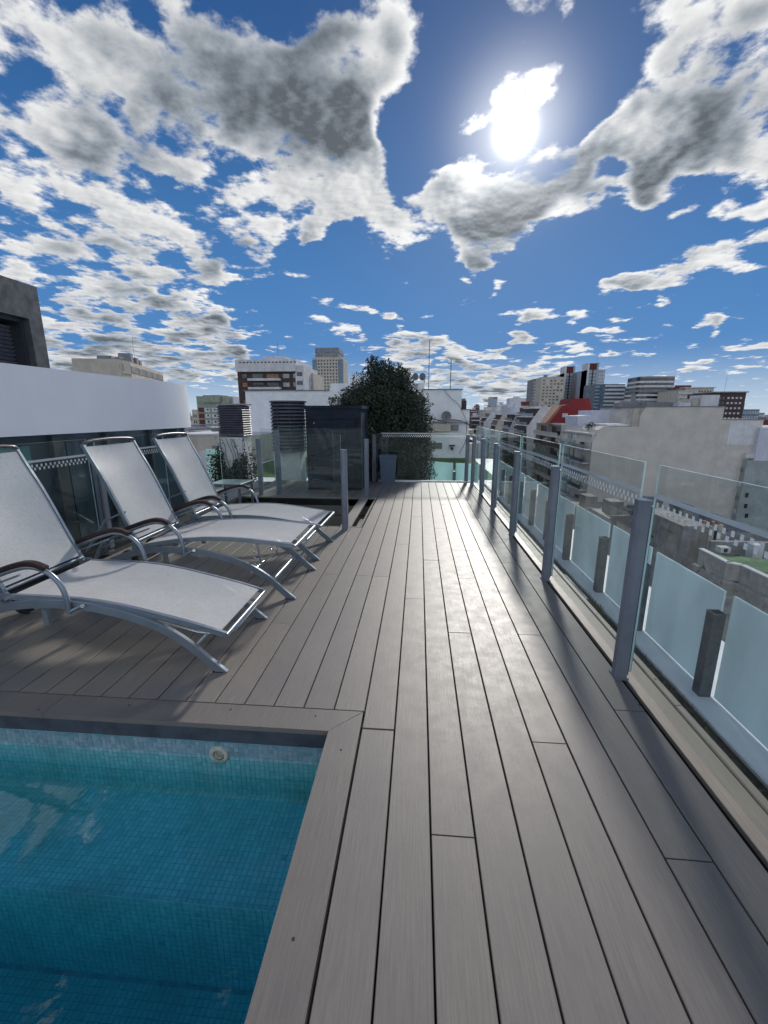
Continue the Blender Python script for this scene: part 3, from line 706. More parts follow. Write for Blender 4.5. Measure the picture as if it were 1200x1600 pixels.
# stairwell rails
fs_=empty('glass_fence',(-.955,5.375,0),math.pi/2,label='glass rail on the near side of the stairwell, ending at a short grey post',cat='glass fence')
q=link('fence_post',POST,fs_,(0,0,0)); link('post_cap',CAP,q)
pane(fs_,.045,1.66,x=.05,z0=.03,z1=1.24,strip=False)
fs2=empty('glass_fence',(-.95,7.70,0),math.pi/2,label='glass rail on the far side of the stairwell before the navy cabinet',cat='glass fence')
for y in (0,2.02): q=link('fence_post',POST,fs2,(0,y,0)); link('post_cap',CAP,q)
pane(fs2,.04,1.98,x=.045,z0=.03,z1=1.245,strip=False)
pane(fs2,-.0,.50,x=-.55,z0=.03,z1=1.235,strip=False)
# gate leaf standing open beyond the rail
gt=empty('glass_gate',(-2.62,7.85,0),R(-35),label='frameless glass gate leaf standing ajar beyond the stairwell',cat='gate')
pane(gt,0,.62,x=0,z0=.08,z1=1.27,strip=False); MB().tube([(-.03,.08,.72),(.03,.08,.72)],.012,8).obj('handle',M['chrome'],gt)
MB().cbox(-.035,.035,-.09,-.01,0,1.2,.004).obj('gate_post',M['alu_post'],gt)

# ================================================================ stairwell
st=empty('stairwell',(-2,6.5,0),kind='structure')
so_=Vector((2,-6.5,0))
def sobj(mb,name,m): o=mb.obj(name,m,st); o.location=so_; return o
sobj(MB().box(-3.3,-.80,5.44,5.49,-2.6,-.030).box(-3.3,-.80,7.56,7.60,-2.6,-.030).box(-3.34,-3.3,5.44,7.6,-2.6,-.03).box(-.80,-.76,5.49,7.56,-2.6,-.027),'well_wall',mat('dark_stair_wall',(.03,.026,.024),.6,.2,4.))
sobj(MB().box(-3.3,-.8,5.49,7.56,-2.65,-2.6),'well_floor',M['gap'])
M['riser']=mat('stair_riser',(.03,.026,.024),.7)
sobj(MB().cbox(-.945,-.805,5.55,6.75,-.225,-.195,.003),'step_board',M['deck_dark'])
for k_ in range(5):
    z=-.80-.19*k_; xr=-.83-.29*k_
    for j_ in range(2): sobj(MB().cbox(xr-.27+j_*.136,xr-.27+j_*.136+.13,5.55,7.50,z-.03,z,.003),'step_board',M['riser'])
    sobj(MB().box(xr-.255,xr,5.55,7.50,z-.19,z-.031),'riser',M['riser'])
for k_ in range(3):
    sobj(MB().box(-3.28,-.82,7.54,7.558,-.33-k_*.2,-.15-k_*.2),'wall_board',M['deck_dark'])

# ================================================================ bin
bn=empty('waste_bin',(-.665,9.29,0),R(4),label='tall blue-grey waste bin standing beside the glass end fence',cat='bin')
mb=MB()
def frus(mb,w0,w1,d0,d1,z0,z1,t=.006):
    o=[(-w0,-d0,z0),(w0,-d0,z0),(w0,d0,z0),(-w0,d0,z0),(-w1,-d1,z1),(w1,-d1,z1),(w1,d1,z1),(-w1,d1,z1)]
    i=[(-w1+t,-d1+t,z1),(w1-t,-d1+t,z1),(w1-t,d1-t,z1),(-w1+t,d1-t,z1),(-w0+t,-d0+t,z0+t),(w0-t,-d0+t,z0+t),(w0-t,d0-t,z0+t),(-w0+t,d0-t,z0+t)]
    mb.raw(o+i,[(3,2,1,0),(0,1,5,4),(1,2,6,5),(2,3,7,6),(3,0,4,7),(4,5,9,8),(5,6,10,9),(6,7,11,10),(7,4,8,11),(8,9,13,12),(9,10,14,13),(10,11,15,14),(11,8,12,15),(12,13,14,15)])
frus(mb,.150,.185,.13,.16,0,.60); mb.obj('body',M['bin'],bn)
mb=MB(); 
for r_ in ((-.198,.198,-.173,-.155),(-.198,.198,.155,.173),(-.198,-.180,-.155,.155),(.180,.198,-.155,.155)): mb.cbox(*r_,.585,.625,.004)
mb.obj('rim',M['bin'],bn)

# ================================================================ side table
tb=empty('side_table',(-2.95,6.42,0),R(-3),label='small side table with frosted glass top beyond the farthest lounger',cat='table')
MB().cbox(-.26,.26,-.24,.24,.445,.457,.003).obj('table_top',M['tabletop'],tb)
mb=MB()
for r_ in ((-.25,.25,-.235,-.205),(-.25,.25,.205,.235),(-.25,-.22,-.205,.205),(.22,.25,-.205,.205)): mb.box(*r_,.405,.443)
mb.obj('table_frame',M['alu'],tb)
lg=MB().cbox(-.016,.016,-.016,.016,0,.405,.003).mesh('leg',M['alu'])
for x in(-.232,.232):
    for y in(-.218,.218): link('leg',lg,tb,(x,y,0))
# terrace slabs on the left
ter=empty('terrace_floor',(-6,5,0),kind='structure')
for i in range(12):
    for j in range(22):
        xa=-3.36-.50*(i+1); ya=-.8+.5*j
        MB().cbox(xa+.003+6,xa+.497+6,ya+.003-5,ya+.497-5,-.03,-.006,.002).obj('floor_tile',M['tileterr'],ter) if False else None
tile_me=MB().cbox(-.247,.247,-.247,.247,-.03,-.006,.002).mesh('floor_tile',M['tileterr'])
for i in range(6):
    for j in range(16):
        x_,y_=-3.36-.25-.5*i,3.0+.5*j
        if y_>9.4 or (y_<6.8 and x_<-3.0): continue
        link('floor_tile',tile_me,ter,(x_+6,y_-5,random.uniform(-.001,.001)))
MB().box(-9+6,-3.36+6,1-5,9.5-5,-.2,-.034).obj('slab_base',M['gap'],ter)

# ================================================================ own roof house on the left: curved band, tinted glazing, louvred tower
hs_=empty('penthouse',(-6,7,0),label='penthouse with a curved white band above tinted glazing behind the loungers',cat='building')
def P2(pts,o=0.): return [(x*.667-o+6,y*.667-7) for x,y in pts]
outer=[(-5.60,1.5),(-5.59,3.2),(-5.56,5.0),(-5.50,6.2),(-5.44,7.2),(-5.38,8.0),(-5.31,8.7),(-5.30,9.2),(-5.36,9.7),(-5.55,10.15),(-5.9,10.5),(-6.5,10.75),(-7.2,10.8),(-9.4,10.8),(-9.4,1.5)]
outs=smooth(outer[:13],2)+outer[13:]
MB().prism(P2(outs),'z',1.30,1.943).obj('curved_band',M['white_clean'],hs_)
MB().prism(P2([(x-(.09 if x>-9 else 0),y if y<9.6 else y-.12) for x,y in outer]),'z',-.03,1.299).obj('glazing',M['facade_glass2'],hs_)
def gx(y):    # face of the glazing at a given y
    Y_=y/.667; P_=outer
    for (xa,ya),(xb,yb) in zip(P_[:-1],P_[1:]):
        if ya<=Y_<=yb: return (xa+(xb-xa)*(Y_-ya)/(yb-ya)-.09)*.667
    return -3.6
for ya,yb,tint in ((1.3,2.45,1),(2.52,4.02,1),(4.2,4.72,0),(4.80,5.45,0),(5.52,6.1,0)):
    xo=(gx(ya)+gx(yb))/2+6
    MB().box(xo-.02,xo+.014,ya-7,yb-7,.06,1.20).obj('window_pane',M['facade_glass' if tint else 'facade_glass2'],hs_)
for y in (2.455,4.03,4.73,5.46): 
    xo=gx(y)+6; MB().cbox(xo-.03,xo+.05,y-7,y-7+(.14 if y==4.03 else .06),0,1.296,.006).obj('mullion',M['mullion'],hs_)
MB().box(gx(3)+6-.02,gx(3)+6+.045,-5.6,-.9,1.215,1.297).obj('head_rail',M['mullion'],hs_)
MB().box(gx(3)+6-.02,gx(3)+6+.06,-5.6,-.9,-.02,.055).obj('sill',M['alu_slot'],hs_)
tw=empty('louvred_tower',(-9,7,2),label='dark grey rendered tower with a louvred opening above the white curved band',cat='tower')
# wall X=-8 with opening
mb=MB(); 
mb.box(-1,1.0,-7,-.3,.1,.35) 
# south wall face split round the opening (local y = Y-7, z = Z-2)
Yc=2.02
mb=MB(); mb.box(-.6,1.0,-6,-.40,-1,2.08); mb.box(-.6,1.0,1.70,Yc,-1,2.08); mb.box(-.6,1.0,-.40,1.70,1.40,2.08); mb.box(-.6,1.0,-.40,1.70,-1,-.35); mb.box(-.6,.30,-.40,1.70,-.35,1.40)
mb.obj('tower_wall',M['darkgrey'],tw)
fr=MB(); 
for r_ in ((1.62,1.70,-.35,1.40),(-.40,1.62,1.32,1.40)): fr.box(.5,.86,r_[0]-.001,r_[1]-.001,r_[2],r_[3]-.001)
fr.obj('reveal',M['mullion'],tw)
sl_=MB().prism([(-.03,-.035),(.03,.01),(.03,.018),(-.03,-.027)],'y',-.40,1.615).mesh('louvre_slat',mat('tower_slat',(.20,.20,.25),.5,.1,8.))
for i in range(21): link('louvre_slat',sl_,tw,(.62,0,-.33+i*.078))

# ================================================================ neighbours and the city
class Blk:
    def __init__(s,name,label,X0,X1,Y,depth,zt,m,zb=-32,cat='building',rz=0,group=None,roofm=None,body=True):
        s.X0,s.X1,s.Y,s.d,s.zt,s.zb=X0,X1,Y,depth,zt,zb; s.c=Vector(((X0+X1)/2,Y,zb))
        s.e=empty(name,tuple(s.c),rz,label=label,cat=cat,group=group); s.m=m
        if body: s.box('wall',m,X0,X1,0,depth,zb,zt)
    def box(s,name,m,x0,x1,y0,y1,z0,z1,parent=None,**k):
        c=s.c; return MB().box(x0-c.x,x1-c.x,y0,y1,z0-c.z,z1-c.z).obj(name,m,parent or s.e,**k)
    def boxes(s,name,m,L,**k):
        c=s.c; mb=MB()
        for (x0,x1,y0,y1,z0,z1) in L: mb.box(x0-c.x,x1-c.x,y0,y1,z0-c.z,z1-c.z)
        return mb.obj(name,m,s.e,**k)
    def part(s,name,me,x,y,z,rz=0,sc=(1,1,1)): return link(name,me,s.e,(x-s.c.x,y,z-s.c.z),(0,0,rz),sc)
def win_me(w_,h,m,fm=None,t=.12):
    """window with frame standing in the wall: local x across, -y outwards"""
    mb=MB(); mb.box(-w_/2,w_/2,-.06,.05,0,h,0)
    f=.09*min(1,w_); F=[(-w_/2-f,-w_/2,0-f,h+f),(w_/2,w_/2+f,0-f,h+f),(-w_/2,w_/2,h,h+f),(-w_/2,w_/2,-f,0)]
    for a,b,c,d in F: mb.box(a,b,-t,.05,c,d,1)
    mb.box(-.03,.03,-.10,-.055,0,h,1)
    return mb.mesh('window',[m,fm or M['bwhite']])
def px(x,y,Y): return atY(x,y or 605,Y)
# generic far building: windows as a grid joined in one part each row ('window_row') or single parts
def grid(b,X0,X1,z0,z1,nx,nz,fw=.55,fh=.5,m=None,single=False,alt=None,y=-.08,name='window',rr=None,side=None):
    m=m or M['win']; dx=(X1-X0)/nx; dz=(z1-z0)/nz; rr=rr or random.Random(int(abs(X0*7)+nz))
    if single:
        me=MB().box(-dx*fw/2,dx*fw/2,-.10,.06,-dz*fh/2,dz*fh/2).mesh('window',m)
        mo=[MB().box(-dx*fw/2,dx*fw/2,-.10,.06,-dz*fh/2,dz*fh/2).mesh('window',a) for a in (alt or [])]
    mbs=MB(); am=MB()
    for i in range(nx):
        for j in range(nz):
            cx=X0+(i+.5)*dx; cz=z0+(j+.5)*dz
            if single: b.part(name, (rr.choice(mo) if mo and rr.random()<.3 else me), cx,0,cz)
            else: (am if alt and rr.random()<.25 else mbs).box(cx-dx*fw/2-b.c.x,cx+dx*fw/2-b.c.x,y,.06,cz-dz*fh/2-b.c.z,cz+dz*fh/2-b.c.z)
    if not single:
        if mbs.v: mbs.obj(name+'_grid',m,b.e,kind='stuff')
        if am.v: am.obj(name+'_grid',alt[0],b.e,kind='stuff')
def sgrid(b,side,y0,y1,z0,z1,ny,nz,fw=.55,fh=.5,m=None):
    X=b.X0 if side<0 else b.X1; mb=MB(); dy=(y1-y0)/ny; dz=(z1-z0)/nz
    for i in range(ny):
        for j in range(nz):
            cy=y0+(i+.5)*dy; cz=z0+(j+.5)*dz
            mb.box(X-b.c.x-.08,X-b.c.x+.08,cy-dy*fw/2,cy+dy*fw/2,cz-dz*fh/2-b.c.z,cz+dz*fh/2-b.c.z)
    mb.obj('window_grid',m or M['win'],b.e,kind='stuff')
def antenna(loc,h,label,arms=True):
    a=empty('antenna',loc,label=label,cat='antenna')
    mb=MB().tube([(0,0,0),(0,0,h)],max(.015,h*.006),6); mb.obj('mast',M['cable'],a)
    if arms:
        mb=MB().tube([(-h*.10,0,h*.86),(h*.10,0,h*.86)],.010,5)
        for k in range(4): mb.tube([(-h*.09+k*h*.06,-.12,h*.86),(-h*.09+k*h*.06,.12,h*.86)],.006,4)
        mb.obj('elements',M['cable'],a)
    return a
def dish(loc,r,label,rz=0):
    d=empty('satellite_dish',loc,rz,label=label,cat='satellite dish'); vs=[(0,0.02,0)];fs=[]
    S=16
    for k in range(1,5):
        for i in range(S):
            a=2*math.pi*i/S; q=r*k/4; vs.append((math.cos(a)*q,.02-.35*q*q/r,math.sin(a)*q))
    for i in range(S): fs.append((0,1+i,1+(i+1)%S))
    for k in range(3):
        for i in range(S): fs.append((1+k*S+i,1+(k+1)*S+i,1+(k+1)*S+(i+1)%S,1+k*S+(i+1)%S))
    MB().raw(vs,fs,0,True).obj('reflector',M['bgrey'],d); MB().tube([(0,.0,0),(0,.12,-r*.4),(0,.12,-r*1.5)],.02,6).tube([(0,0,-r*.8),(0,-r*.8,0)],.01,5).obj('arm',M['cable'],d)

# ---- neighbour terrace with turf and white wall behind the end fence
nt_=empty('neighbour_terrace',(0,13,-.3),kind='structure')
MB().box(-6,3.2,-3.3,5.0,-.5,-.02).obj('slab',M['parapet'],nt_)
MB().box(-5.8,2.25,-.9,4.99,-.02,.0).obj('turf',M['turf'],nt_)
tf=MB(); rr=random.Random(9)
for i in range(9000):
    x=rr.uniform(-.5,2.2); y=rr.uniform(-.9,4.9); a=rr.uniform(0,6.28); h=rr.uniform(.02,.05)
    tf.raw([(x,y,0),(x+.008*math.cos(a),y+.008*math.sin(a),0),(x+rr.uniform(-.02,.02),y+rr.uniform(-.02,.02),h)],[(0,1,2)])
tf.obj('turf_blades',M['turf'],nt_,kind='stuff')
nb=empty('frosted_glass_balustrade',(0,11.4,-.32),label='frosted balustrade of the neighbouring turf terrace beyond the end fence',cat='balustrade')
for a,b,h0,h1 in ((-.15,.93,.62,.55),(1.00,1.62,.55,.52)):
    MB().prism([(a,0),(b,0),(b,h1),(a,h0)],'y',-.006,.006).obj('frosted_pane',M['frost_l'],nb)
nbs=MB().cbox(-.04,.04,-.04,.04,-.1,.33,.003).mesh('stub_post',bpy.data.materials['galvanised_grey_post'])
for x in (-.2,.965,1.68): link('stub_post',nbs,nb,(x,-.05,0))
W=empty('white_neighbour_building',(-2.5,18,-.3),label='large white rendered wall of the next building behind the tree',cat='building')
def wb(name,m,x0,x1,y0,y1,z0,z1): return MB().box(x0+2.5,x1+2.5,y0-18,y1-18,z0+.3,z1+.3).obj(name,m,W)
wb('wall',M['white'],-7.35,-3.73,18,26,-32,2.44); wb('wall',M['white'],-3.728,-2.95,18.002,26,-32,2.52)
wb('tall_wall',M['white'],-2.948,-.42,18.3,26,-6,3.09); wb('wall',M['white'],-3.7,.19,18.03,26,-32,2.74); wb('wall',M['white'],.192,1.71,18,26,-32,2.46); wb('wall',M['white'],1.712,2.06,18.0,26,-32,1.66)
wb('coping',M['bgrey'],.16,1.76,17.96,26,2.462,2.50); wb('coping',M['bgrey'],-7.4,-3.74,17.96,26,2.442,2.48); wb('coping',M['bgrey'],1.765,2.12,17.97,26,1.662,1.70)
wb('recess_soffit',M['bgrey'],.05,2.0,17.85,17.998,1.17,1.20)
wb('cream_box',M['cream'],.1,1.28,17.6,17.99,.82,1.10)
wb('meter_box',M['bgrey'],1.34,1.62,17.8,17.99,.85,1.08)
for i in range(5): wb('vent_slat',M['bgrey'],.62,.95,17.94,17.99,.10+i*.045,.125+i*.045)
wb('vent_back',M['win'],.60,.97,17.97,17.998,.08,.33)
wb('lamp',M['cable'],1.28,1.50,17.85,17.99,.20,.25)
wb('lamp_body',M['cable'],1.34,1.44,17.85,17.99,.05,.15)
cb=MB()
cb.tube(smooth([(.15,17.93,1.35),(.5,17.9,1.33),(.9,17.9,1.22),(1.2,17.9,1.27),(1.6,17.9,1.26),(1.9,17.9,1.15),(2.1,17.9,1.05)],2),.018,6)
cb.tube(smooth([(1.0,17.93,2.44),(1.3,17.93,2.1),(1.55,17.93,1.95),(1.75,17.93,1.62),(1.9,17.93,1.3),(2.0,17.93,1.1)],2),.009,5)
cb.tube(smooth([(1.95,17.9,1.1),(1.97,17.9,.6),(1.9,17.9,.3),(1.7,17.9,-.1)],2),.012,5)
cbo=cb.obj('wall_cable',M['cable'],W); cbo.location=(2.5,-18,.3)
dish((1.10,17.8,1.42),.20,'grey satellite dish on the white wall right of the tree')
dish((-.20,18.1,2.98),.15,'left one of the two small dishes on top of the white wall',R(30)); dish((.12,18.1,2.98),.15,'right one of the two small dishes on top of the white wall',R(-30))
antenna((1.28,18.6,2.46),1.25,'antenna with short crossbar on the white wall right of the tree'); antenna((.40,20,2.46),2.2,'thin tall mast on the white wall nearest the tree',False)
# white building to the right of that wall, water tank behind
bq=Blk('roof_shed','small dark roof equipment at the step of the white wall',1.78,1.98,18.6,.5,2.05,M['bbrown'],zb=1.7,cat='roof equipment'); bq.box('cap',M['bgrey'],1.80,1.95,.1,.4,2.052,2.14)

# ---- tall bushy tree
def leaf_cloud(mb,rr,lobes,n,size,mats=(0,1),p1=.22,shell=.55):
    tot=sum(l[3]**2.2 for l in lobes)
    for (cx,cy,cz,r,sx,sz) in lobes:
        k=int(n*r**2.2/tot)
        for _ in range(k):
            d=Vector((rr.gauss(0,1),rr.gauss(0,1),rr.gauss(0,1))).normalized(); q=r*(shell+(1-shell)*rr.random())*(1+.10*math.sin(d.x*7+cz*3)+.09*math.sin(d.z*9+cx*5)+rr.gauss(0,.035))
            p=Vector((cx+d.x*q*sx,cy+d.y*q,cz+d.z*q*sz)); s=size*rr.uniform(.6,1.35)
            nrm=(d+Vector((rr.gauss(0,.7),rr.gauss(0,.7),rr.gauss(0,.7)))).normalized(); t=nrm.orthogonal().normalized(); a=rr.uniform(0,6.28)
            u=(t*math.cos(a)+nrm.cross(t)*math.sin(a)); v=nrm.cross(u)
            mb.raw([p-u*s,p+v*s*.42+nrm*s*.12,p+u*s,p-v*s*.42+nrm*s*.12],[(0,1,2,3)],mats[1] if rr.random()<p1 else mats[0])
def tree(loc,label,lobes,n,size,trunk,twigs=0,mats=None,cat='tree',seed=1,name='tree',group=None):
    t=empty(name,loc,label=label,cat=cat,group=group); rr=random.Random(seed)
    mb=MB()
    for pts,r in trunk: mb.tube(pts,r,8)
    mb.obj('trunk',M['bark'],t)
    c=MB(); leaf_cloud(c,rr,lobes,n,size)
    # upright shoots breaking the outline
    L=sorted(lobes,key=lambda l:-l[2])
    for _ in range(twigs):
        l=rr.choice(lobes); a=rr.uniform(0,6.28); e=rr.uniform(-.2,1.4)
        d=Vector((math.cos(a)*math.cos(e),math.sin(a)*math.cos(e),math.sin(e))); b=Vector(l[:3])+Vector((d.x*l[3]*l[4],d.y*l[3],d.z*l[3]*l[5]))*.92
        g_=(d*.6+Vector((0,0,.9))).normalized(); ln=rr.uniform(.08,.30)*l[3]*1.3
        for k in range(int(14+ln*30)):
            f=rr.random(); p=b+g_*ln*f+Vector((rr.gauss(0,.035),rr.gauss(0,.035),rr.gauss(0,.03)))*(1.3-f)
            s=size*rr.uniform(.5,1.1); u=Vector((rr.gauss(0,1),rr.gauss(0,1),rr.gauss(0,1))).normalized(); v=u.orthogonal().normalized()
            c.raw([p-u*s,p+v*s*.42,p+u*s,p-v*s*.42],[(0,1,2,3)],1 if rr.random()<.35 else 0)
    c.obj('crown',mats or [M['leaf'],M['leaf2']],t,kind='stuff')
    return t
lob=[(-.05,0,2.05,.92,1.1,.95),(-.85,.1,1.72,.70,1.05,.9),(-.55,0,2.1,.6,1,.9),(.35,0,2.2,.65,1,.9),(.62,-.1,1.75,.72,1,.95),(.05,.1,2.65,.50,.8,1.0),(-.25,0,2.95,.26,.8,1.2),(.45,.05,2.70,.36,.8,1.0),(-1.05,0,1.5,.42,1,.8),
     (.85,-.1,1.15,.62,.85,1.1),(.40,-.25,.95,.85,1.0,1.1),(-.2,-.1,1.0,.85,1.0,1.0),(.85,-.2,.45,.60,.85,1.0),(.30,-.25,.30,.75,1.0,.9),(-.35,-.1,.35,.70,1,1),(-.9,0,.9,.5,1,1)]
tree((-.95,11.4,-.32),'large dark evergreen shrub-like tree behind the far glass end fence',lob,95000,.034,
     [([(0,0,-.3),(.05,0,.5),(0,0,1.2),(-.1,0,2.0)],[.10,.08,.06,.03]),([(.03,0,.4),(.35,0,1.1),(.5,0,1.8)],[.06,.045,.02]),([(0,0,.6),(-.4,.1,1.3),(-.6,.1,1.7)],[.05,.04,.02])],170,seed=5)
# small potted tree on the neighbour strip, right
tree((2.15,9.9,-.7),'small round topiary tree behind the right glass fence near the far end',[(0,0,1.05,.25,1,1.35),(.03,0,1.25,.16,1,1)],2600,.022,[([(0,0,0),(0,0,1.0)],[.022,.016])],14,seed=8)
tree((2.05,8.3,-.95),'low bright shrub behind the right glass fence',[(0,0,.55,.28,1,1.1),(.0,.4,.45,.24,1,1)],1600,.022,[([(0,0,0),(0,0,.5)],[.02,.015])],10,mats=[mat('light_leaf',(.16,.18,.07),.6,.4,5.,0),M['leaf2']],cat='shrub',name='shrub',seed=9)
MB().box(1.70,3.4,-1.2,13,-1.4,-.95).obj('lower_ledge',M['parapet'],kind='structure')

# ---- navy cabinet
nc=Blk('steel_cabinet','dark navy steel cabinet with a recessed door beyond the stairwell',-2.225,-1.13,8.35,1.15,1.60,M['navy'],zb=-.02,cat='cabinet')
nc.box('roof_panel',M['navy'],-2.25,-1.105,-.03,1.18,1.602,1.66); nc.box('door',M['navy'],-2.14,-1.26,-.022,-.002,.02,1.36)
nc.box('door_gap',M['gap'],-1.255,-1.215,-.012,.001,.02,1.40); nc.box('head_panel',M['navy'],-2.2,-1.15,-.016,-.001,1.41,1.595)
for z in (1.2,.4): nc.box('bolt',M['chrome'],-2.06,-2.045,-.03,-.02,z+.12,z+.135)
# dark posts and stone pier right of the cabinet (behind the bin)
pr=Blk('stone_pier','mottled dark stone pier between the cabinet and the waste bin',-.98,-.72,9.75,.3,1.06,mat('mottled_stone',(.09,.09,.085),.8,.6,14.,.3,40.),zb=-.1,cat='pier')
pr.box('door_panel',M['gap'],-.93,-.84,-.02,-.001,.25,.72)
ag=empty('fence_post',(-1.02,9.62,0),label='tall grey post in the corner behind the waste bin',cat='post'); link('shaft',POST,ag); link('post_cap',CAP,ag)

# ---- round louvred vent
def louvre_round(loc,label,r,h,n):
    e=empty('round_louvred_vent',loc,label=label,cat='vent'); MB().tube([(0,0,0),(0,0,h)],r*.86,28).obj('core',M['gap'],e)
    S=36; mb=MB(); vs=[];fs=[]
    for (q,z) in ((r*.9,.03),(r,-.03),(r,-.045),(r*.88,.015)):
        for k in range(S): a=2*math.pi*k/S; vs.append((math.cos(a)*q,math.sin(a)*q,z))
    for i in range(4):
        for k in range(S): fs.append((i*S+k,i*S+(k+1)%S,((i+1)%4)*S+(k+1)%S,((i+1)%4)*S+k))
    me=mb.raw(vs,fs,0,True).mesh('louvre_slat',M['slat'])
    for i in range(n): link('louvre_slat',me,e,(0,0,.05+i*h/n))
    MB().tube([(0,0,h),(0,0,h+.035)],r*1.03,36).obj('cap',M['slat'],e)
    for a in (-1.9,-1.2): MB().tube([(math.cos(a)*r*1.005,math.sin(a)*r*1.005,0),(math.cos(a)*r*1.005,math.sin(a)*r*1.005,h)],.008,6).obj('stay_rod',M['slat'],e)
    return e
louvre_round((-3.16,10.3,.62),'round dark louvred vent stack standing in front of the white wall',.43,1.15,14)
cw=Blk('white_column','pale column below the round louvred vent',-3.5,-2.85,10.05,.5,.62,M['white'],zb=-.4,cat='column')
# ---- square louvred vent on ivy-clad column
sv=Blk('ivy_column','white column with ivy under the square louvred vent',-4.55,-4.02,9.5,.5,.98,M['white'],zb=-.35,cat='column')
sq=Blk('square_louvred_vent','square louvred vent box on top of the ivy-clad white column',-4.58,-3.98,9.5,.52,1.70,M['gap'],zb=1.0,cat='vent',body=False)
sq.box('core',M['gap'],-4.53,-4.03,.04,.48,1.0,1.69)
slm=MB()
for (x0,x1,y0,y1,ax) in ((-.31,.31,-.03,.03,0),):
    pass
def sqslat(hx,hy):
    vs=[];fs=[]
    for (o,z) in ((-.03,.022),(.012,-.018),(.012,-.028),(-.035,.012)):
        for (x,y) in ((-hx-o,-hy-o),(hx+o,-hy-o),(hx+o,hy+o),(-hx-o,hy+o)): vs.append((x,y,z))
    for i in range(4):
        for k in range(4): fs.append((i*4+k,i*4+(k+1)%4,((i+1)%4)*4+(k+1)%4,((i+1)%4)*4+k))
    return MB().raw(vs,fs).mesh('louvre_slat',M['slat'])
ss=sqslat(.29,.25)
for i in range(13): sq.part('louvre_slat',ss,-4.28,.26,1.04+i*.052)
sq.box('cap',M['slat_l'],-4.60,-3.96,-.02,.54,1.70,1.73)
iv=empty('ivy',(-4.25,9.4,-.35),label='ivy climbing up the white column below the square vent',cat='ivy'); c=MB(); rr=random.Random(12)
for i in range(7500):
    z=rr.random()**1.25*1.35; 
    side=rr.random()
    if side<.62: x=rr.uniform(-.36,.34); y=rr.uniform(-.08,.06)
    elif side<.85: x=rr.choice((-.36,.34))+rr.gauss(0,.06); y=rr.uniform(-.1,.5)
    else: x=rr.uniform(-.6,-.3); y=rr.uniform(-.1,.3); z*=.75
    cen=abs(x)<.20
    if z>.72+ (.0 if cen else .35)+.12*math.sin(x*17) and rr.random()<(.985 if cen else .82): continue
    if z>.95 and rr.random()<.6: continue
    p=Vector((x,y,z)); s=rr.uniform(.012,.028); nrm=Vector((rr.gauss(0,.6),-1,rr.gauss(0,.6))).normalized(); u=nrm.orthogonal().normalized(); a=rr.uniform(0,6.28); v=nrm.cross(u); u,v=u*math.cos(a)+v*math.sin(a),v*math.cos(a)-u*math.sin(a)
    c.raw([p-u*s,p+v*s*.7,p+u*s,p-v*s*.7],[(0,1,2,3)],0 if rr.random()<.8 else 1)
c.obj('leaves',[M['ivy'],M['leaf2']],iv,kind='stuff')
vn=MB()
for k in range(7):
    x=rr.uniform(-.3,.3); pts=[(x,.05,.1)]
    for j in range(6): pts.append((pts[-1][0]+rr.uniform(-.09,.09),.07,pts[-1][2]+.2))
    vn.tube(smooth(pts,1),.006,5)
vn.obj('stem',M['bark'],iv,kind='stuff')
# beige low roofs and pale frosted pane left of the ivy column
lr=Blk('low_cream_roof','low cream roof terrace between the white band and the square vent',-9.5,-6.1,16,6,.70,M['cream'],zb=-6,cat='roof')
lr.box('coping',M['bwhite'],-9.52,-6.08,-.05,6,.702,.76); lr.box('roof_door',M['bgrey'],-8.0,-7.6,-.06,-.001,-.2,.3)
lr2=Blk('low_cream_roof','small white stair house on the cream roof left of the square vent',-7.5,-6.5,14,2,.25,M['bwhite'],zb=-6,cat='roof house')
dt=empty('satellite_dish',(-6.45,13.5,1.05),label='white hooded roof cowl left of the square louvred vent',cat='cowl'); MB().tube([(-.25,0,0),(.25,0,0)],.11,14).obj('hood',M['chrome'],dt); MB().tube([(0,0,-.05),(0,0,-.9)],.04,8).obj('pipe',M['bgrey'],dt)
fp=empty('frosted_glass_balustrade',(-3.9,10.9,-.3),label='pale frosted panes seen between ivy and cabinet beyond the stairwell rail',cat='balustrade')
for a,b in ((-1.75,-1.0),(.35,.95),(1.0,1.6)): MB().box(a,b,-.006,.006,.02,.90).obj('frosted_pane',M['frost_l'],fp)

# ---- dark brown apartment block with white crown, far left-centre
Y=150; a0=px(372,600,Y).x; a1=px(463,600,Y).x; zt=px(420,562,Y).z; z1=px(420,581,Y).z
b=Blk('apartment_block','dark brown apartment block with an overhanging white top storey',a0,a1,Y,22,z1,M['bbrown'])
ot=px(369,562,Y).x; o2=px(463,562,Y).x
b.box('white_crown',M['bwhite'],ot,o2,-1.2,22,z1+.02,zt); b.box('roof_house',M['bwhite'],px(405,560,Y).x,px(440,560,Y).x,4,12,zt+.01,zt+1.6)
for i in range(16): b.box('vent_slot',M['win'],ot+1.5+i*1.28,ot+2.2+i*1.28,-1.26,-1.19,zt-1.2,zt-.75)
fl=2.9
for k in range(4):
    z=z1-.9-k*fl
    b.box('balcony',M['bwhite'],px(390,0,Y).x,px(440,0,Y).x,-1.6,-.02,z-2.1,z-1.35)
    for (x0,x1,m) in ((380,387,'win_o' if k%2 else 'win'),(396,412,'win'),(418,436,'win_o' if k==0 else 'win'),(443,453,'win_l'),(459,462,'win_l')):
        b.box('window',M[m],px(x0,0,Y).x,px(x1,0,Y).x,-.12,-.01,z-1.2,z+.2)
for k in range(4,10): grid(b,a0+1,a1-1,z1-.9-k*fl-1.2,z1-.9-k*fl+.2,7,1)
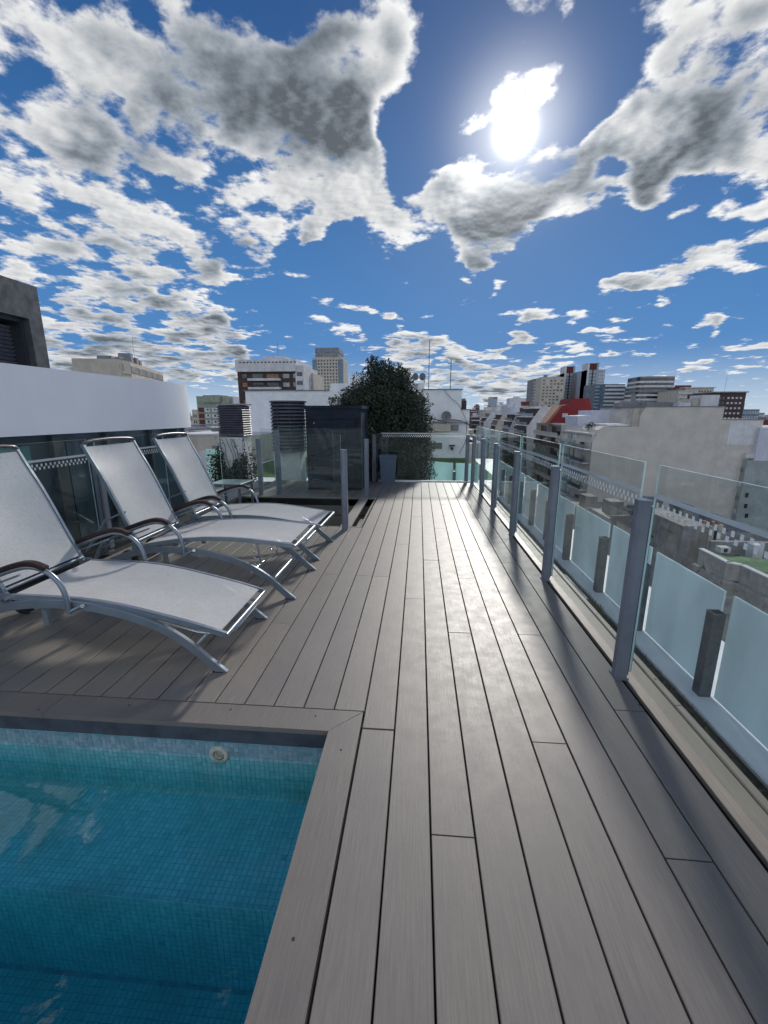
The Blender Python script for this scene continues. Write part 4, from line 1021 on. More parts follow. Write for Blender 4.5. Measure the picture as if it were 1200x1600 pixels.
# its white flank
c0=px(463,0,Y).x; c1=px(476,0,Y).x
b.box('side_wing',M['bwhite'],c0+.05,c1,-.6,20,-32,px(470,571,Y).z)
for k in range(9): b.box('window',M['win'],c0+.5,c1-.5,-.7,-.61,z1-1.5-k*fl,z1-.2-k*fl)
antenna((px(430,0,Y).x,Y+5,zt),6.5,'tall mast on the dark brown apartment block'); antenna((px(424,0,Y).x,Y+4,zt),4.2,'short mast on the dark brown apartment block',True)
b=Blk('apartment_block','narrow pale building between the brown block and the white tower',px(476,0,160).x,px(490,0,160).x,160,18,px(480,583,160).z,M['bbeige'])
grid(b,b.X0+.4,b.X1-.4,b.zt-18,b.zt-1,2,6,.6,.45,single=True)
# party wall left of cabinet top already; white tower
Y=400; b=Blk('office_tower','tall pale office tower with grey crown behind the white wall',px(490,0,Y).x,px(536,0,Y).x,Y,30,px(512,558,Y).z,M['bbeige'])
b.box('crown',M['bgrey'],px(494,0,Y).x,px(530,0,Y).x,1,26,b.zt+.02,px(512,543,Y).z); b.box('crown_band',M['bblue'],px(493.5,0,Y).x,px(530.5,0,Y).x,.8,26.2,b.zt+4,b.zt+6)
b.box('glass_corner',M['bblue'],b.X0-.3,px(496.5,0,Y).x,-.3,5,-32,b.zt-2); b.box('glass_corner',M['bblue'],px(529,0,Y).x,b.X1+.3,-.3,5,-32,b.zt-2)
grid(b,px(497,0,Y).x,px(528.5,0,Y).x,-26,b.zt-1.5,7,27,.5,.55)
# beige block above the curved band
Y=95; z=px(190,561,Y).z
b=Blk('apartment_block','beige flat-roofed apartment block above the white curved band',px(133,575,Y).x,px(191,575,Y).x,Y,3,z,M['bbeige'])
b.box('long_window',M['bgrey'],px(163,575,Y).x,px(188,575,Y).x,-.12,-.01,z-2.2,z-1.0); b.box('window',M['win'],px(162,580,Y).x,px(168,580,Y).x,-.1,-.01,z-4.6,z-3.4)
for k_ in range(3): b.box('coping' if k_==0 else 'facade_band',M['bgrey' if k_==0 else 'bbeige'],b.X0-.1,b.X1+.1,-.15,3,z+.01-k_*3.1,z+.16-k_*3.1)
# receding right flank as a wing turned away
wing=empty('facade_wing',(b.X1-b.c.x,0,0)); wing.parent=b.e; bpy.data.objects.remove(wing)
A=Vector((px(191,575,Y).x,Y)); Bp=Vector((px(253,580,125).x,125.)); ang=math.atan2(Bp.y-A.y,Bp.x-A.x); Ln=(Bp-A).length
b2=empty('apartment_block',(A.x+.05,A.y+.05,-32),ang,label='long window wing of the beige block receding to the right above the white band',cat='building')
MB().box(0,Ln,0,10,0,z+32-.05).obj('wall',M['bbeige'],b2)
me=MB().box(-2.4,2.4,-.12,.05,-.75,.75).mesh('window',M['bgrey']); me2=MB().box(-1.1,1.1,-.12,.05,-.75,.75).mesh('window',M['win']); me3=MB().box(-1.1,1.1,-.12,.05,-.75,.75).mesh('window',M['win_l'])
for i in range(6):
    link('window',me,b2,((i+.5)*Ln/6,0,z+32-1.7)); 
    for k in range(1,4): link('window',me2 if (i+k)%2 else me3,b2,((i+.5)*Ln/6,0,z+32-1.7-3.1*k))
for i,(x,h) in enumerate(((4,1.),(9,1.4),(13,.9),(17,3.2),(21,2.6),(23.5,2.2))):
    MB().box(x-1.2,x+1.2 if i<3 else x+.4,3,6,z+32-.04,z+32+h).obj('roof_vent',M['bgrey'],b2)
antenna((px(185,570,Y).x,Y+6,z),5.5,'thin aerial on the beige apartment block',True)
# green and red striped block
Y=210; b=Blk('apartment_block','sage green topped block with a column of red panels left of the square vent',px(305,0,Y).x,px(354,0,Y).x,Y,25,px(330,619,Y).z,M['bsage'])
b.box('roof_tank_room',M['bsage'],px(317,0,Y).x,px(344,0,Y).x,-1.0,8,b.zt-3.0,b.zt+.5)
for k in range(6):
    zc=b.zt-6.6-k*2.95
    b.box('red_panel',M['bred'],px(307,0,Y).x,px(315.5,0,Y).x,-.15,-.01,zc-1.1,zc+1.1)
    b.box('white_panel',M['bwhite'],px(316.5,0,Y).x,px(325,0,Y).x,-.15,-.01,zc-1.1,zc+.9)
    b.box('white_panel',M['bwhite'],px(328,0,Y).x,px(353,0,Y).x,-.15,-.01,zc-1.1,zc+.9)
    b.box('window',M['win'],px(320,0,Y).x,px(323,0,Y).x,-.2,-.15,zc-.4,zc+.6); b.box('window',M['win'],px(331,0,Y).x,px(334,0,Y).x,-.2,-.15,zc-.4,zc+.6)
b=Blk('apartment_block','white slim building just right of the sage green block',px(354.5,0,215).x,px(363,0,215).x,215,20,px(330,619.5,215).z,M['bwhite']); grid(b,b.X0+.4,b.X1-.2,b.zt-30,b.zt-3,2,9,.5,.5,single=True)
b=Blk('apartment_block','low pale block behind the end of the white band',px(296,0,230).x,px(304.5,0,230).x,230,20,px(300,640,230).z,M['bbeige']); grid(b,b.X0+.4,b.X1-.4,b.zt-20,b.zt-2,2,6,.5,.5,single=True)
# water tank behind the tree
wt_=Blk('water_tank','brown round water tank on a rooftop behind the tree',px(600,0,110).x,px(624,0,110).x,110,6,px(610,583,110).z,M['stain'],cat='water tank')
MB().tube([(-.6,3,0),(-.6,3,1.9),(-.6,3,2.1)],[.95,.95,.5],16).obj('tank',M['bbrown'],wt_.e,(0,0,wt_.zt+32)); wt_.box('platform',M['stain'],wt_.X0-.6,wt_.X1+.4,-.4,6.4,wt_.zt-.3,wt_.zt)

# ================================================================ right side: avenue facades and the big party wall
SX=36.; Y0=92.
def pw_(x,y,Y=Y0): return atY(x or 1100,y or 641,Y)
b=Blk('party_wall_building','huge blank beige party wall facing the deck on the right',36.,pw_(1198,0).x,Y0,22,0,M['party'],body=False)
zL=pw_(960,667).z; zM=pw_(1070,636).z; zR=pw_(1165,656).z; xl=pw_(1004,0).x; xm=pw_(1131.5,0).x; xr=pw_(1198,0).x
c=b.c
prof=[(36.,-32),(36.,pw_(925,692).z),(36.9,pw_(932,672).z),(37.8,zL),(xl-.3,zL),(xl-.3,pw_(1004,650).z),(xl+.6,zM),(xm,zM),(xm,-32)]
MB().prism([(x-c.x,z+32) for x,z in prof],'y',0,22).obj('party_wall',M['party'],b.e)
b.box('party_wall',M['party2'],xm+.12,xr,.25,22,-32,zR); b.box('joint',M['bgrey'],xm,xm+.12,.6,20,-32,zR-.1)
b.box('repair_patch',M['patch'],pw_(1146,0).x,xr-.7,.19,.245,pw_(1160,695).z,zR-.25)
b.box('coping',M['bgrey'],xl+.2,xm+.05,-.12,22,zM+.005,zM+.18); b.box('coping',M['bgrey'],xm+.2,xr+.1,.13,22,zR+.005,zR+.18)
b.boxes('chimney_pier',M['cream'],[(xl-1.6,xl-.35,.3,3,zL+.01,zM-.3)])
def rooft(name,label,x0,x1,yt,yb,Y,m,d=4,cat='roof equipment'):
    q0=atY(x0,yb,Y); q1=atY(x1,yt,Y); return Blk(name,label,q0.x,q1.x,Y,d,q1.z,m,zb=q0.z,cat=cat)
t=empty('water_tank',(pw_(986,0,104).x,104,pw_(986,638,104).z),label='long grey rooftop tank left above the beige party wall',cat='water tank')
zz_=pw_(986,627,104).z-pw_(986,638,104).z; MB().cbox(-3.4,3.4,-1.5,1.5,0,zz_,.3).obj('tank_body',M['bgrey'],t); MB().tube([(.2,0,zz_),(.2,0,zz_+1.6)],.5,12).obj('tank_neck',M['bgrey'],t)
rooft('roof_box','low concrete roof box right of the grey tank',1010,1058,628,637,96,M['bgrey']).box('lid',M['cream'],pw_(1009,0,96).x,pw_(1030,0,96).x,-.1,4,pw_(1010,627,96).z,pw_(1010,626,96).z)
rooft('roof_shed','white cube shaped shed on the beige party wall building',1094,1125,617,637,94,M['bwhite']); rooft('roof_shed','small grey shed left of the white cube shed',1081,1093,623,637,94.5,M['bbeige'])
rooft('roof_box','white low box between the sheds',1060,1080,629,636,94,M['lilac'])
for x,h,l in ((1000,5.5,'thin aerial near the grey tank'),(1055,2.,'short vent mast on the party wall building')): antenna((pw_(x,0,96).x,96,zM-.5),h,l,False)
MB().tube([(pw_(1018,0,95).x,95,zM),(pw_(1018,0,95).x,95,zM+.9)],.35,10).obj('roof_cowl',M['bgrey'],label='round grey cowl on the roof right of the tank',category='x') if False else None
# lilac wall set behind left
lw=Blk('lilac_building','pale lilac rear wall between the red mansard and the party wall',pw_(903,0,106).x,pw_(1003,0,106).x,106,10,pw_(950,641,106).z,M['lilac'],body=False)
c=lw.c; pts=[(903,668),(903,650),(925,648),(925,641),(936,641),(940,641),(1003,641),(1003,668)]
MB().prism([(pw_(x,y,106).x-c.x,pw_(x,y,106).z+32) for x,y in pts],'y',0,9).obj('wall',M['lilac'],lw.e)
lw.box('window',M['win'],pw_(961,0,106).x,pw_(969,0,106).x,-.1,.05,pw_(965,651,106).z,pw_(965,646,106).z)
# right: pale green-grey building and the light well
rw=Blk('green_grey_building','pale green-grey building at the right edge past the light well',xr+2.4,xr+22,91,20,pw_(1200,650,91).z,M['greenwall'],body=False)
c=rw.c; x0=pw_(1183,800,86).x
MB().box(x0-c.x,rw.X1-c.x,0,20,0,pw_(1200,720,91).z+32).obj('wall',M['greenwall'],rw.e)
MB().box(x0+1.5-c.x,rw.X1-c.x,.3,19,pw_(1200,720,91).z+32,pw_(1200,668,91).z+32).obj('upper_wall',M['lilac'],rw.e)
for (x,y) in ((1197,781),(1195,799),(1199,835),(1196,815)): q=pw_(x,y,86); rw.box('window',M['win'],q.x-.3,q.x+.3,-.08,-.01,q.z-.45,q.z+.45)
lwell=Blk('light_well','dark light well with stacked balconies between beige wall and green-grey building',xr+.02,x0-.02,Y0+1,8,pw_(1190,668).z,M['bbrown'],cat='light well')
for k in range(10):
    z=pw_(1190,700).z-1.1-k*2.9
    lwell.box('balcony',M['bgrey'] if k%2 else M['bwhite'],xr+.05,x0-.05,-1.6,-.02,z-.9,z)
    lwell.box('window',M['win_l' if k in(1,4) else 'win'],xr+.3,x0-.3,-.1,-.01,z+.2,z+1.6)

# avenue facades facing the street (left face at X=36), receding
def yx(x): d=ray(x,647); return SX*d.y/d.x
def zx(x,y): return atX(x,y,SX).z
def facade(label,ya,yb,zt,base,style,pw=None,depth=14,seed=0):
    rr=random.Random(seed); e=empty('avenue_building',(SX,ya,-32),label=label,cat='building'); H=zt+32
    MB().box(1.2,depth,.02,yb-ya-.02,0,H).obj('wall',M[base],e)
    n=int(H/2.9); Lf=yb-ya
    k0=max(0,n-7)
    win=MB().box(-.02,.06,-Lf*.22,Lf*.22,.05,2.3).mesh('window',M['win']); winb=MB().box(-.02,.06,-Lf*.12,Lf*.12,.05,2.2).mesh('window',M['win_l'])
    for k in range(k0,n):
        z=H-2.9*(n-k)
        if style=='frame':      # framed recessed loggias, then projecting balconies at the near end
            MB().box(-.55,1.19,Lf*.46,Lf-.1,z-.32,z).obj('floor_slab',M['bwhite'],e); MB().box(-1.3,1.19,.3,Lf*.44,z-.28,z).obj('balcony_slab',M['bwhite'],e)
            for q_ in range(3): MB().box(-.5,-.44,Lf*(.47+q_*.17),Lf*(.47+q_*.17+.155),z+.02,z+.75).obj('balcony_rail',M['bblue' if (k+q_)%2 else 'facade_glass'],e)
            MB().box(-1.28,-1.2,.4,Lf*.43,z+.02,z+.8).obj('balcony_rail',M['bgrey' if k%2 else 'mullion'],e)
            MB().box(-.2,-.1,Lf*.62,Lf*.72,z+.1,z+2.3).obj('curtain',M['tabletop'],e); MB().box(-1.0,-.4,Lf*.15,Lf*.20,z+.01,z+1.3).obj('balcony_plant' if k%2 else 'balcony_box',M['leaf2' if k%2 else 'cream'],e)
        else:
            pr_=rr.uniform(.6,1.5); MB().box(-pr_*.6,1.19,.2,Lf-.2,z-.3,z+.02).obj('balcony_slab',M['bwhite' if rr.random()<.7 else 'bgrey'],e)
            MB().box(-pr_*.6,-pr_*.6+.12,.2,Lf-.2,z+.02,z+.9).obj('balcony_front',M[rr.choice(['bgrey','bbeige','bblue','bred'] if style=='mixed' else ['bbeige','bwhite'])],e)
        link('window',win,e,(1.2,Lf*.27,z)); link('window',win if rr.random()<.6 else winb,e,(1.2,Lf*.74,z))
    for y in (0.,Lf*.5,Lf): MB().box(0,1.19,max(0.03,y-.25),min(Lf-.03,y+.25),0,H).obj('pier',M['bwhite' if style=='frame' else base],e)
    MB().box(-.2,depth,.0,Lf,H+.01,H+.35).obj('roof_edge',M['bwhite'],e)
    return e
ys_=[92.3,114,136,149,180,200,215]
e=facade('grey-white framed balcony building left of the huge party wall',92.4,112,zx(895,676),'bgrey','frame',seed=1)
# set-back penthouse floors with plants above it
Blk('penthouse_floor','glazed set-back top floor on the framed balcony building',SX+3,SX+9,93,15,zx(895,661),M['bwhite'],zb=zx(895,676)+.4,cat='roof house').box('window',M['win'],SX+3.4,SX+8.6,-.08,-.01,zx(895,674)+.6,zx(895,664))
tree((SX+1.5,97,zx(900,676)+.3),'dark balcony plants on the roof edge of the framed building',[(0,0,1.,1.1,1,1),(.3,2.5,.8,.9,1,1)],700,.16,[([(0,0,0),(0,0,1)],[.1,.05])],6,cat='shrub',name='shrub',seed=31)
facade('beige building with stacked brown balconies beyond the framed building',112.4,136,zx(850,662),'bbeige','mixed',seed=2)
# red mansard
Y=120; rm=empty('red_mansard_house',(SX,Y,-1.5),label='dark red mansard roof with two small windows above the avenue',cat='building')
pts=[(858,661),(880,633),(890,632),(893,622.5),(921,622.5),(925,640),(930,641),(930,660),(925,661)]
R_=[(px(x,y,Y).x-SX,px(x,y,Y).z+1.5) for x,y in pts]
MB().prism(R_,'y',0,9).obj('mansard',M['red'],rm)
MB().prism([(R_[0][0]-.9,R_[0][1]),(R_[0][0]-.02,R_[0][1]),(R_[1][0]-.02,R_[1][1]),(R_[1][0]-.7,R_[1][1])],'y',.1,6).obj('roof_slope',M['orange'],rm)
for x0,x1,y0,y1 in ((878,887,652,646),(900,908,653,648)):
    p0=px(x0,y0,Y);p1=px(x1,y1,Y); MB().box(p0.x-SX,p1.x-SX,-.25,-.01,p0.z+1.5,p1.z+1.5).obj('window',M['bwhite'],rm)
# white slanted party walls and stepped terraces
def slant(label,Y,pts,m='bwhite',d=16):
    P_=[px(x,y,Y) for x,y in pts]; X=min(p.x for p in P_); e=empty('stepped_building',(X,Y,-32),label=label,cat='building')
    MB().prism([(p.x-X,p.z+32) for p in P_],'y',0,.6).obj('party_wall',M[m],e)
    # stepped terraces behind the wall
    zs=sorted(p.z for p in P_); zt=zs[-1]; rr=random.Random(int(Y)); k=0; z=zt-2.9
    while z>zt-26:
        # left edge of the wall at this height
        xs=[]
        n=len(P_)
        for i in range(n):
            a,b=P_[i],P_[(i+1)%n]
            if (a.z-z)*(b.z-z)<0: xs.append(a.x+(b.x-a.x)*(z-a.z)/(b.z-a.z))
        if xs:
            xl=min(xs)-X
            MB().box(xl+.2,xl+16,.62,d,z-.3+32,z+2.2+32).obj('terrace_floor',M[rr.choice(['bbrown','bbrown','bgrey'])],e)
            MB().box(xl-.7,xl+16,.62,d,z+2.21+32,z+2.55+32).obj('terrace_slab',M['bwhite'],e)
            MB().box(xl-.7,xl-.6,.62,d,z-.3+32,z+.6+32).obj('terrace_rail',M[rr.choice(['bgrey','bblue','bred'])],e)
        z-=2.9; k+=1
    return e
slant('white slanting party wall just left of the red mansard',150,[(823,860),(823,668),(847,635),(872,636),(872,860)])
slant('smaller white slanting party wall, second left of the red mansard',185,[(794,840),(795,672),(808,646),(826,645),(826,840)])
slant('third white slanting wall further down the avenue',172,[(810,800),(818,658),(832,636),(846,634),(846,800)],'lilac')
slant('distant stepped block with a short white side wall',235,[(772,800),(774,667),(786,647),(800,646),(800,800)],'bbeige')
slant('distant dark stepped terraces near the far corner post',290,[(752,800),(756,660),(768,645),(786,644),(786,800)],'bwhite')
rr=random.Random(77)
cols=['bbrown','bgrey','bbeige','bwhite','bwhite','lilac','stain','bred']
k=0
for x0,x1,yt,Y in ((740,752,652,330),(748,760,646,420),(757,776,641,360),(778,797,636,300),(795,812,633,260),(806,822,636,240),(770,782,645,450),(738,746,640,600),(744,751,634,800),(783,790,632,330),(812,833,634,330),(830,850,636,300),(735,741,645,700),(762,770,637,520)):
    b=Blk('city_block','distant rooftop block '+['with brown top near the far corner post','pale and low above the corner of the fence','with white parapet in the gap past the white wall','with dark attic along the avenue','with cluttered roof left of the beige tower','low and grey under the beige tower','thin and pale on the skyline','hazy on the horizon beside the white wall','hazy and tall beside the white wall','with a small roof cabin','wide and flat below the beige tower','low beside the red mansard','faint on the horizon','with roof sheds on the skyline'][k],px(x0,0,Y).x,px(x1,0,Y).x,Y,20,px(x0,yt,Y).z,M[cols[k%8]])
    for q in range(4):
        z=b.zt-1.5-q*3.2
        b.box('balcony_band',M['bwhite' if q%2==0 else 'bgrey'],b.X0-.5,b.X1+.2,-1,-.02,z-1.2,z-.4)
    w_=b.X1-b.X0; b.box('roof_cabin',M[rr.choice(cols)],b.X0+w_*rr.uniform(.1,.4),b.X0+w_*rr.uniform(.5,.9),2,8,b.zt+.01,b.zt+rr.uniform(1.5,3.5))
    k+=1
b=Blk('office_tower','slim pale blue tower on the horizon past the white wall',px(767,0,900).x,px(778,0,900).x,900,25,px(772,620,900).z,M['bpale']); b.box('notch',M['bblue'],px(772,0,900).x,px(778.5,0,900).x,-.4,25,b.zt-4,b.zt-1)

# ---- distant cluster on the right
def tower(name,label,x0,x1,yt,Y,m,d=25): return Blk(name,label,px(x0,0,Y).x,px(x1,0,Y).x,Y,d,px((x0+x1)/2,yt,Y).z,M[m])
b=tower('apartment_tower','wide beige apartment tower left in the distant cluster',845,882,589,430,'bbeige'); grid(b,b.X0+1,b.X1-1,b.zt-66,b.zt-2,6,22,.55,.4,alt=[M['bwhite']])
b3=tower('apartment_tower','darker flank tower at the left end of the distant cluster',833,845,592,450,'bgrey'); grid(b3,b3.X0,b3.X1,b3.zt-66,b3.zt-2,3,22,.7,.45,m=M['bwhite'])
b.box('roof_line',M['bgrey'],b.X0+3,b.X0+6,2,5,b.zt,b.zt+2); 
for x0,x1,yt,yc,Y,lab in ((880,906,583,572.5,460,'left one of the twin towers with dark red tops'),(915,943,578,567.5,420,'right one of the twin towers with dark red tops')):
    b=tower('apartment_tower',lab,x0,x1,yt,Y,'bpale'); w_=b.X1-b.X0
    zc=px(x0,yc,Y).z; b.box('red_top',M['bred'],b.X0+w_*.08,b.X0+w_*.52,1,14,b.zt+.01,zc); b.box('side_rib',M['bwhite'],b.X0+w_*.0,b.X0+w_*.10,-.3,14,-32,zc+.3); b.box('side_rib',M['bpale'],b.X0+w_*.52,b.X0+w_*.62,-.3,14,-32,zc+.3)
    b.box('red_shaft',M['bbrown'],b.X0+w_*.28,b.X0+w_*.34,-.35,14,-32,b.zt)
    grid(b,b.X0+w_*.12,b.X0+w_*.5,b.zt-60,b.zt-2,4,20,.6,.55,m=M['bblue']); grid(b,b.X0+w_*.64,b.X1-.3,b.zt-66,b.zt-2,3,22,.7,.5,m=M['bwhite'])
    antenna((b.X0+w_*.55,Y+3,zc),9,'mast on the '+lab.split(' with')[0],False)
b=tower('apartment_tower','blocky dark tower between the twin red-topped towers',904,918,580,440,'bgrey'); grid(b,b.X0,b.X1,b.zt-50,b.zt-1,3,16,.6,.5); 
b=tower('office_tower','stepped glass building right of the twin towers',930,948,600,380,'bblue'); grid(b,b.X0,b.X1,b.zt-45,b.zt-1,2,16,.95,.4,m=M['bpale'])
b=tower('office_tower','white and glass banded office right of the twin towers',946,976,600,370,'bblue'); grid(b,b.X0,b.X1,b.zt-45,b.zt,1,15,1.02,.45,m=M['bwhite'],y=-.6)
b=tower('apartment_tower','small dark block left of the rounded striped building',974,993,604,380,'bgrey'); grid(b,b.X0,b.X1,b.zt-40,b.zt-1,3,13,.8,.5)
# rounded white-striped building: each floor slab a part
Y=330; xa,xb=px(994,0,Y).x,px(1056,0,Y).x; zt=px(1020,588,Y).z; rb_=empty('striped_building',((xa+xb)/2,Y,-32),label='rounded apartment building striped with white balcony bands',cat='building')
hw=(xb-xa)/2
def rounded(hw,dp,o): return [(-hw-o,2),(-hw+1.-o,-.5-o),(-hw*.5,-1.6-o),(0,-2.-o),(hw*.5,-1.6-o),(hw-1+o,-.5-o),(hw+o,2),(hw+o,dp),(-hw-o,dp)]
MB().prism(rounded(hw-.8,16,0),'z',0,zt+32-.5).obj('wall',M['win'],rb_)
n=15
for k in range(n):
    tp=1-.02*max(0,5-k); me=MB().prism([(x*(1-.035*max(0,3-k)),y) for x,y in rounded(hw-.4,16,.6)],'z',0,1.35)
    o=me.obj('balcony_band',M['bwhite'] if k%3 else M['bgrey'],rb_,loc=(0,0,zt+32-1.5-k*3.05))
b=tower('apartment_block','dark red block behind the rounded striped building',1056,1080,602,350,'bred'); grid(b,b.X0+1,b.X1-1,b.zt-20,b.zt-2,2,7,.5,.4)
b=tower('apartment_block','pale stepped block with terraces right of the striped building',1062,1092,610,300,'bbeige'); grid(b,b.X0,b.X1,b.zt-25,b.zt-.5,1,9,1.02,.4,m=M['bwhite'],y=-.5); grid(b,b.X0+1,b.X1-1,b.zt-25,b.zt-1,6,9,.6,.3)
b=tower('apartment_block','upper set-back storey of the pale stepped block',1072,1116,606,320,'bbeige'); grid(b,b.X0+1,b.X1-1,b.zt-20,b.zt-1,9,7,.6,.4); b.box('roof_rail',M['bwhite'],b.X0-1,b.X1+1,-.8,6,b.zt+.01,b.zt+.5)
b=tower('apartment_block','dark brown block with small white balconies at the right',1119,1168,613.5,260,'bbrown'); b.box('roof_edge',M['bgrey'],b.X0-.4,b.X1+.6,-1.,20,b.zt+.01,b.zt+.6)
grid(b,px(1138,0,260).x,px(1164,0,260).x,b.zt-21,b.zt-1.5,4,7,.5,.35,m=M['bwhite'],y=-.7,single=True,name='balcony'); grid(b,b.X0+.5,px(1136,0,260).x,b.zt-21,b.zt-1.5,3,7,.5,.5)
antenna((px(1137,0,260).x,262,b.zt),9,'mast on the dark brown block at the right',True)
b=tower('office_tower','low blue-grey glass block at the far right',1166,1194,639.5,280,'bblue'); grid(b,b.X0,b.X1,b.zt-15,b.zt-.5,7,5,.75,.6,m=M['bpale'])
b=tower('apartment_block','low reddish roofs along the top of the party wall at the far right',1132,1215,656,240,'bred')

# ---- lower right: classical building with green roof, hipped roof, stained wall
zr=-12.5; base=[(1088,872),(1093,858),(1136,880),(1158,884),(1200,904),(1290,935)]
V2=[]
for x,y in base[1:]:
    p=atZ(x,y,zr); V2.append((p.x,p.y))
far=[(atZ(1290,885,zr).x,atZ(1290,885,zr).y),(atZ(1200,871,zr).x,atZ(1200,871,zr).y),(atZ(1122,864,zr).x,atZ(1122,864,zr).y)]
cx,cy_=V2[2]
cb_=empty('classical_building',(cx,cy_,-32),label='old stone building with pediment and green roof terrace, low on the right',cat='building')
poly=[(x-cx,y-cy_) for x,y in V2+far]
MB().prism(poly,'z',0,zr+32-1.0).obj('wall',M['stone'],cb_)
MB().prism([(x*.985+.15,y*.985+.25) for x,y in poly],'z',zr+32-.99,zr+32-.22).obj('roof_terrace',M['green_roof'],cb_)
for i in range(len(V2)-1):
    a=Vector((poly[i][0],poly[i][1],0)); b_=Vector((poly[i+1][0],poly[i+1][1],0)); L=(b_-a).length; an=math.atan2(b_.y-a.y,b_.x-a.x)
    Mx=Matrix.Translation((a.x,a.y,0))@Matrix.Rotation(an,4,'Z')
    MB().box(0,L,-.02,.35,zr+32-.999,zr+32,0,Mx).obj('parapet',M['stone'],cb_)
    MB().box(-.03,L+.03,-.10,.42,zr+32+.002,zr+32+.12,0,Mx).obj('parapet_coping',M['bwhite'],cb_)
    MB().box(-.05,L+.05,-.45,-.02,zr+32-1.9,zr+32-1.6,0,Mx).obj('cornice',M['stone'],cb_)
    MB().box(-.05,L+.05,-.25,-.02,zr+32-2.3,zr+32-1.9,0,Mx).obj('cornice',M['stone'],cb_)
    nw=max(1,int(L/3.2))
    for j in range(nw):
        for fl_ in range(3):
            xc=(j+.5)*L/nw; z=zr+32-5.6-fl_*4.2
            MB().box(xc-.55,xc+.55,-.06,.02,z,z+2.4,0,Mx).obj('window',M['win_l'] if (i+j+fl_)%3 else M['win'],cb_)
            f=MB()
            for r_ in ((-.75,-.55,z-.1,z+2.6),(.55,.75,z-.1,z+2.6),(-.55,.55,z+2.4,z+2.65)): f.box(xc+r_[0],xc+r_[1],-.16,-.001,r_[2],r_[3],0,Mx)
            f.obj('window_surround',M['stone'],cb_)
        MB().box(j*L/nw-.18,j*L/nw+.18,-.14,-.002,zr+32-14,zr+32-2.3,0,Mx).obj('pilaster',M['stone'],cb_)
    if i==0:
        for u0,u1 in (((L*.18,zr+32-2.3),(L*.5,zr+32-.9)),((L*.82,zr+32-2.3),(L*.5,zr+32-.9))):
            q=MB(); 
            dirx=(u1[0]-u0[0]); Lq=math.hypot(dirx,u1[1]-u0[1]); an2=math.atan2(u1[1]-u0[1],dirx)
            Mq=Mx@Matrix.Translation((u0[0],-.55,u0[1]))@Matrix.Rotation(-an2,4,'Y'); q.box(0,Lq,0,.5,0,.25,0,Mq).obj('pediment_rake',M['stone'],cb_)
ac=empty('air_conditioner',tuple(atZ(1128,868,zr-.6)),label='small white air conditioner on the green roof terrace',cat='air conditioner'); MB().cbox(-.5,.5,-.4,.4,.4,1.,.04).obj('casing',M['bwhite'],ac); MB().tube([(0,-.42,.7),(0,-.40,.7)],.22,14).obj('fan',M['win'],ac)
p=atZ(1183,872,zr-.8); rbx=Blk('roof_box','white boxy stair hatch at the back of the green roof terrace',p.x-.5,p.x+.5,p.y,1.,zr+.6,M['bwhite'],zb=zr-.9,cat='roof house')
p0=atZ(1120,866,zr-.2);p1=atZ(1200,870,zr-.2)
Blk('roof_wall','long grey wall along the back of the green roof terrace',p0.x+1,p1.x+8,p0.y+2.5,.5,zr+.45,M['bgrey'],zb=zr-1,cat='wall')
# stained wall tower
sY=50; q=atY(1065,835,sY);q2=atY(1108,835,sY); 
sw=Blk('stained_wall_building','tall blackened plaster wall between the hipped roof and the green terrace',q.x,q2.x,sY,10,atY(1080,822,sY).z,M['stain']); sw.box('pipe_chase',M['bgrey'],q.x-.05,q.x+1.0,-.25,-.01,-32,sw.zt-.2)
for x in (1100,1114,1122): 
    q=atY(x,835,54); cz=atY(x,822+random.uniform(-3,3),54).z; ch=Blk('chimney',{1100:'cream chimney stack behind the stained wall',1114:'pale yellow chimney stack above the green terrace',1122:'thin chimney right of the pale yellow stack'}[x],q.x-.5,q.x+.45,54,.9,cz,M['cream'],zb=-24,cat='chimney'); ch.box('pot',M['orange'],q.x-.2,q.x+.2,.2,.6,cz,cz+.5)
hY=56; q=atY(1012,840,hY);q2=atY(1066,840,hY); zt=atY(1030,812,hY).z; ze=atY(1030,838,hY).z
hp=empty('hipped_roof_house',(q.x,hY,-32),label='cream old house with a dark slate hipped roof behind the nearest fence glass',cat='building'); Lh=q2.x-q.x
MB().box(0,Lh,0,9,0,ze+32).obj('wall',M['cream'],hp)
MB().raw([(-.4,-.5,ze+32.02),(Lh+.4,-.5,ze+32.02),(Lh+.4,9.5,ze+32.02),(-.4,9.5,ze+32.02),(Lh*.3,4.,zt+32),(Lh*.55,4.,zt+32)],[(0,1,5,4),(1,2,5),(2,3,4,5),(3,0,4),(3,2,1,0)]).obj('roof',M['navy'],hp)
wm_=win_me(.9,1.7,M['win'],M['stone'])
for i in range(3):
    for k in range(3): link('window',wm_,hp,(Lh*(i+.5)/3,0,ze+32-2.6-k*3.6))
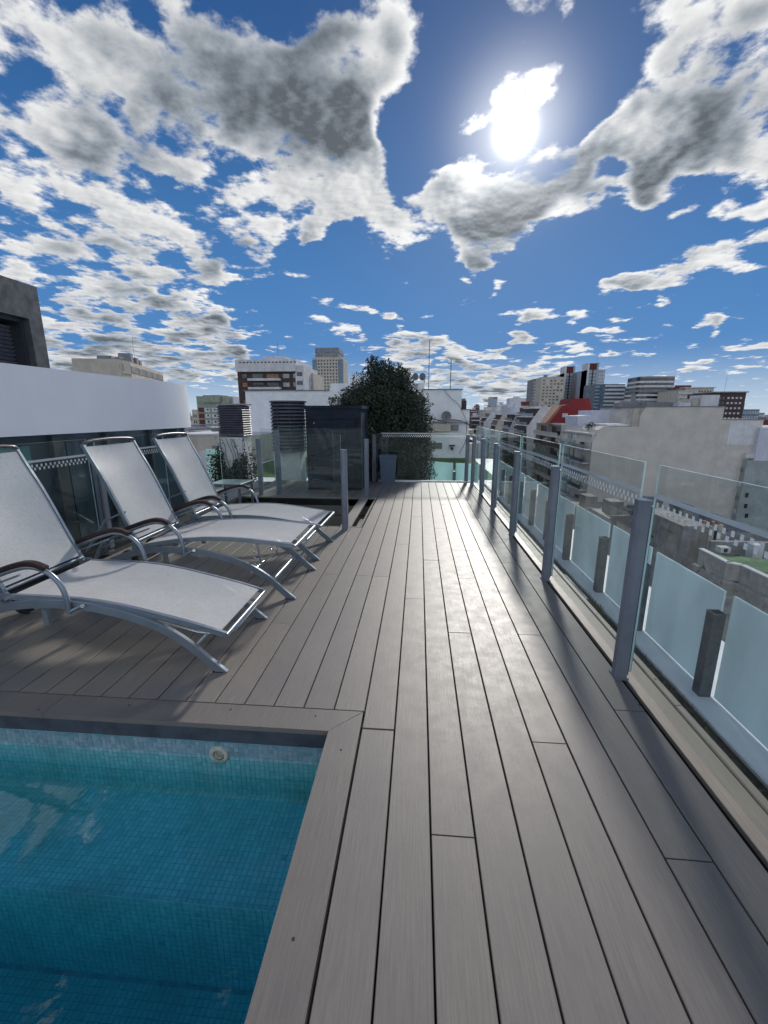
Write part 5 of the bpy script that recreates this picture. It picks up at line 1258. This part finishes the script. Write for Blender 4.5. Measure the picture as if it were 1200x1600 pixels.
MB().box(-.1,Lh+.1,-.25,-.01,ze+32-3.2,ze+32-2.95).obj('string_course',M['stone'],hp)
# low roofs at the foot of the party wall
for (x0,x1,y,Y,m,l) in ((915,1000,800,74,'stain','grey flat roof at the foot of the beige party wall'),(955,1010,812,66,'stone','small stone roof house near the foot of the party wall'),(1068,1150,820,64,'bgrey','grey rooftop in front of the right part of the party wall'),(1120,1215,840,60,'bgrey','dark cluttered rooftop beyond the green terrace'),(1020,1075,806,72,'bgrey','grey low roof behind the hipped slate roof')):
    q=atY(x0,y,Y); q2=atY(x1,y,Y); b=Blk('low_building',l,q.x,q2.x,Y,9,q.z,M[m])
    b.box('parapet',M['bgrey'],b.X0-.1,b.X1+.1,-.15,.2,b.zt+.01,b.zt+.7); b.box('roof_hut',M['stain'],b.X0+1,b.X0+3.,3,6,b.zt+.01,b.zt+2.2); grid(b,b.X0+.5,b.X1-.5,b.zt-7,b.zt-.8,4,2,.35,.55,single=True)
tree((atY(1000,810,68).x,68,atY(1000,818,68).z-.5),'dark round roof tree below the party wall',[(0,0,1.8,1.5,1,1)],700,.22,[([(0,0,-1),(0,0,1.5)],[.15,.1])],6,seed=41)

# ---- far city carpet reaching the horizon
fc=MB(); rr=random.Random(101)
for i in range(2600):
    a=rr.uniform(-1.15,1.15); dist=90*math.exp(rr.uniform(0,3.4)); x=math.sin(a)*dist; y=math.cos(a)*dist
    if 10<x<39 and y<1200: continue
    if x>34 and y<210 and x<110: continue
    if -40<x<10 and y<120: continue
    if abs(x)<1 : pass
    h=rr.uniform(14,30)+ (rr.random()**6)*30*(1 if dist>700 else 0)
    if dist<260: h=min(h,26)
    w_=rr.uniform(8,18); d=rr.uniform(8,18)
    if x>10 and 39>x-w_: continue
    fc.box(x-w_,x+w_,y-d,y+d,-32,-32+h,rr.randrange(5))
    if rr.random()<.7: fc.box(x-w_*.4,x+w_*.3,y-d*.4,y+d*.4,-32+h,-32+h+rr.uniform(2,4),rr.randrange(5))
fc.obj('distant_city',[M['bwhite'],M['bbeige'],M['bgrey'],M['lilac'],M['stain']],kind='stuff')
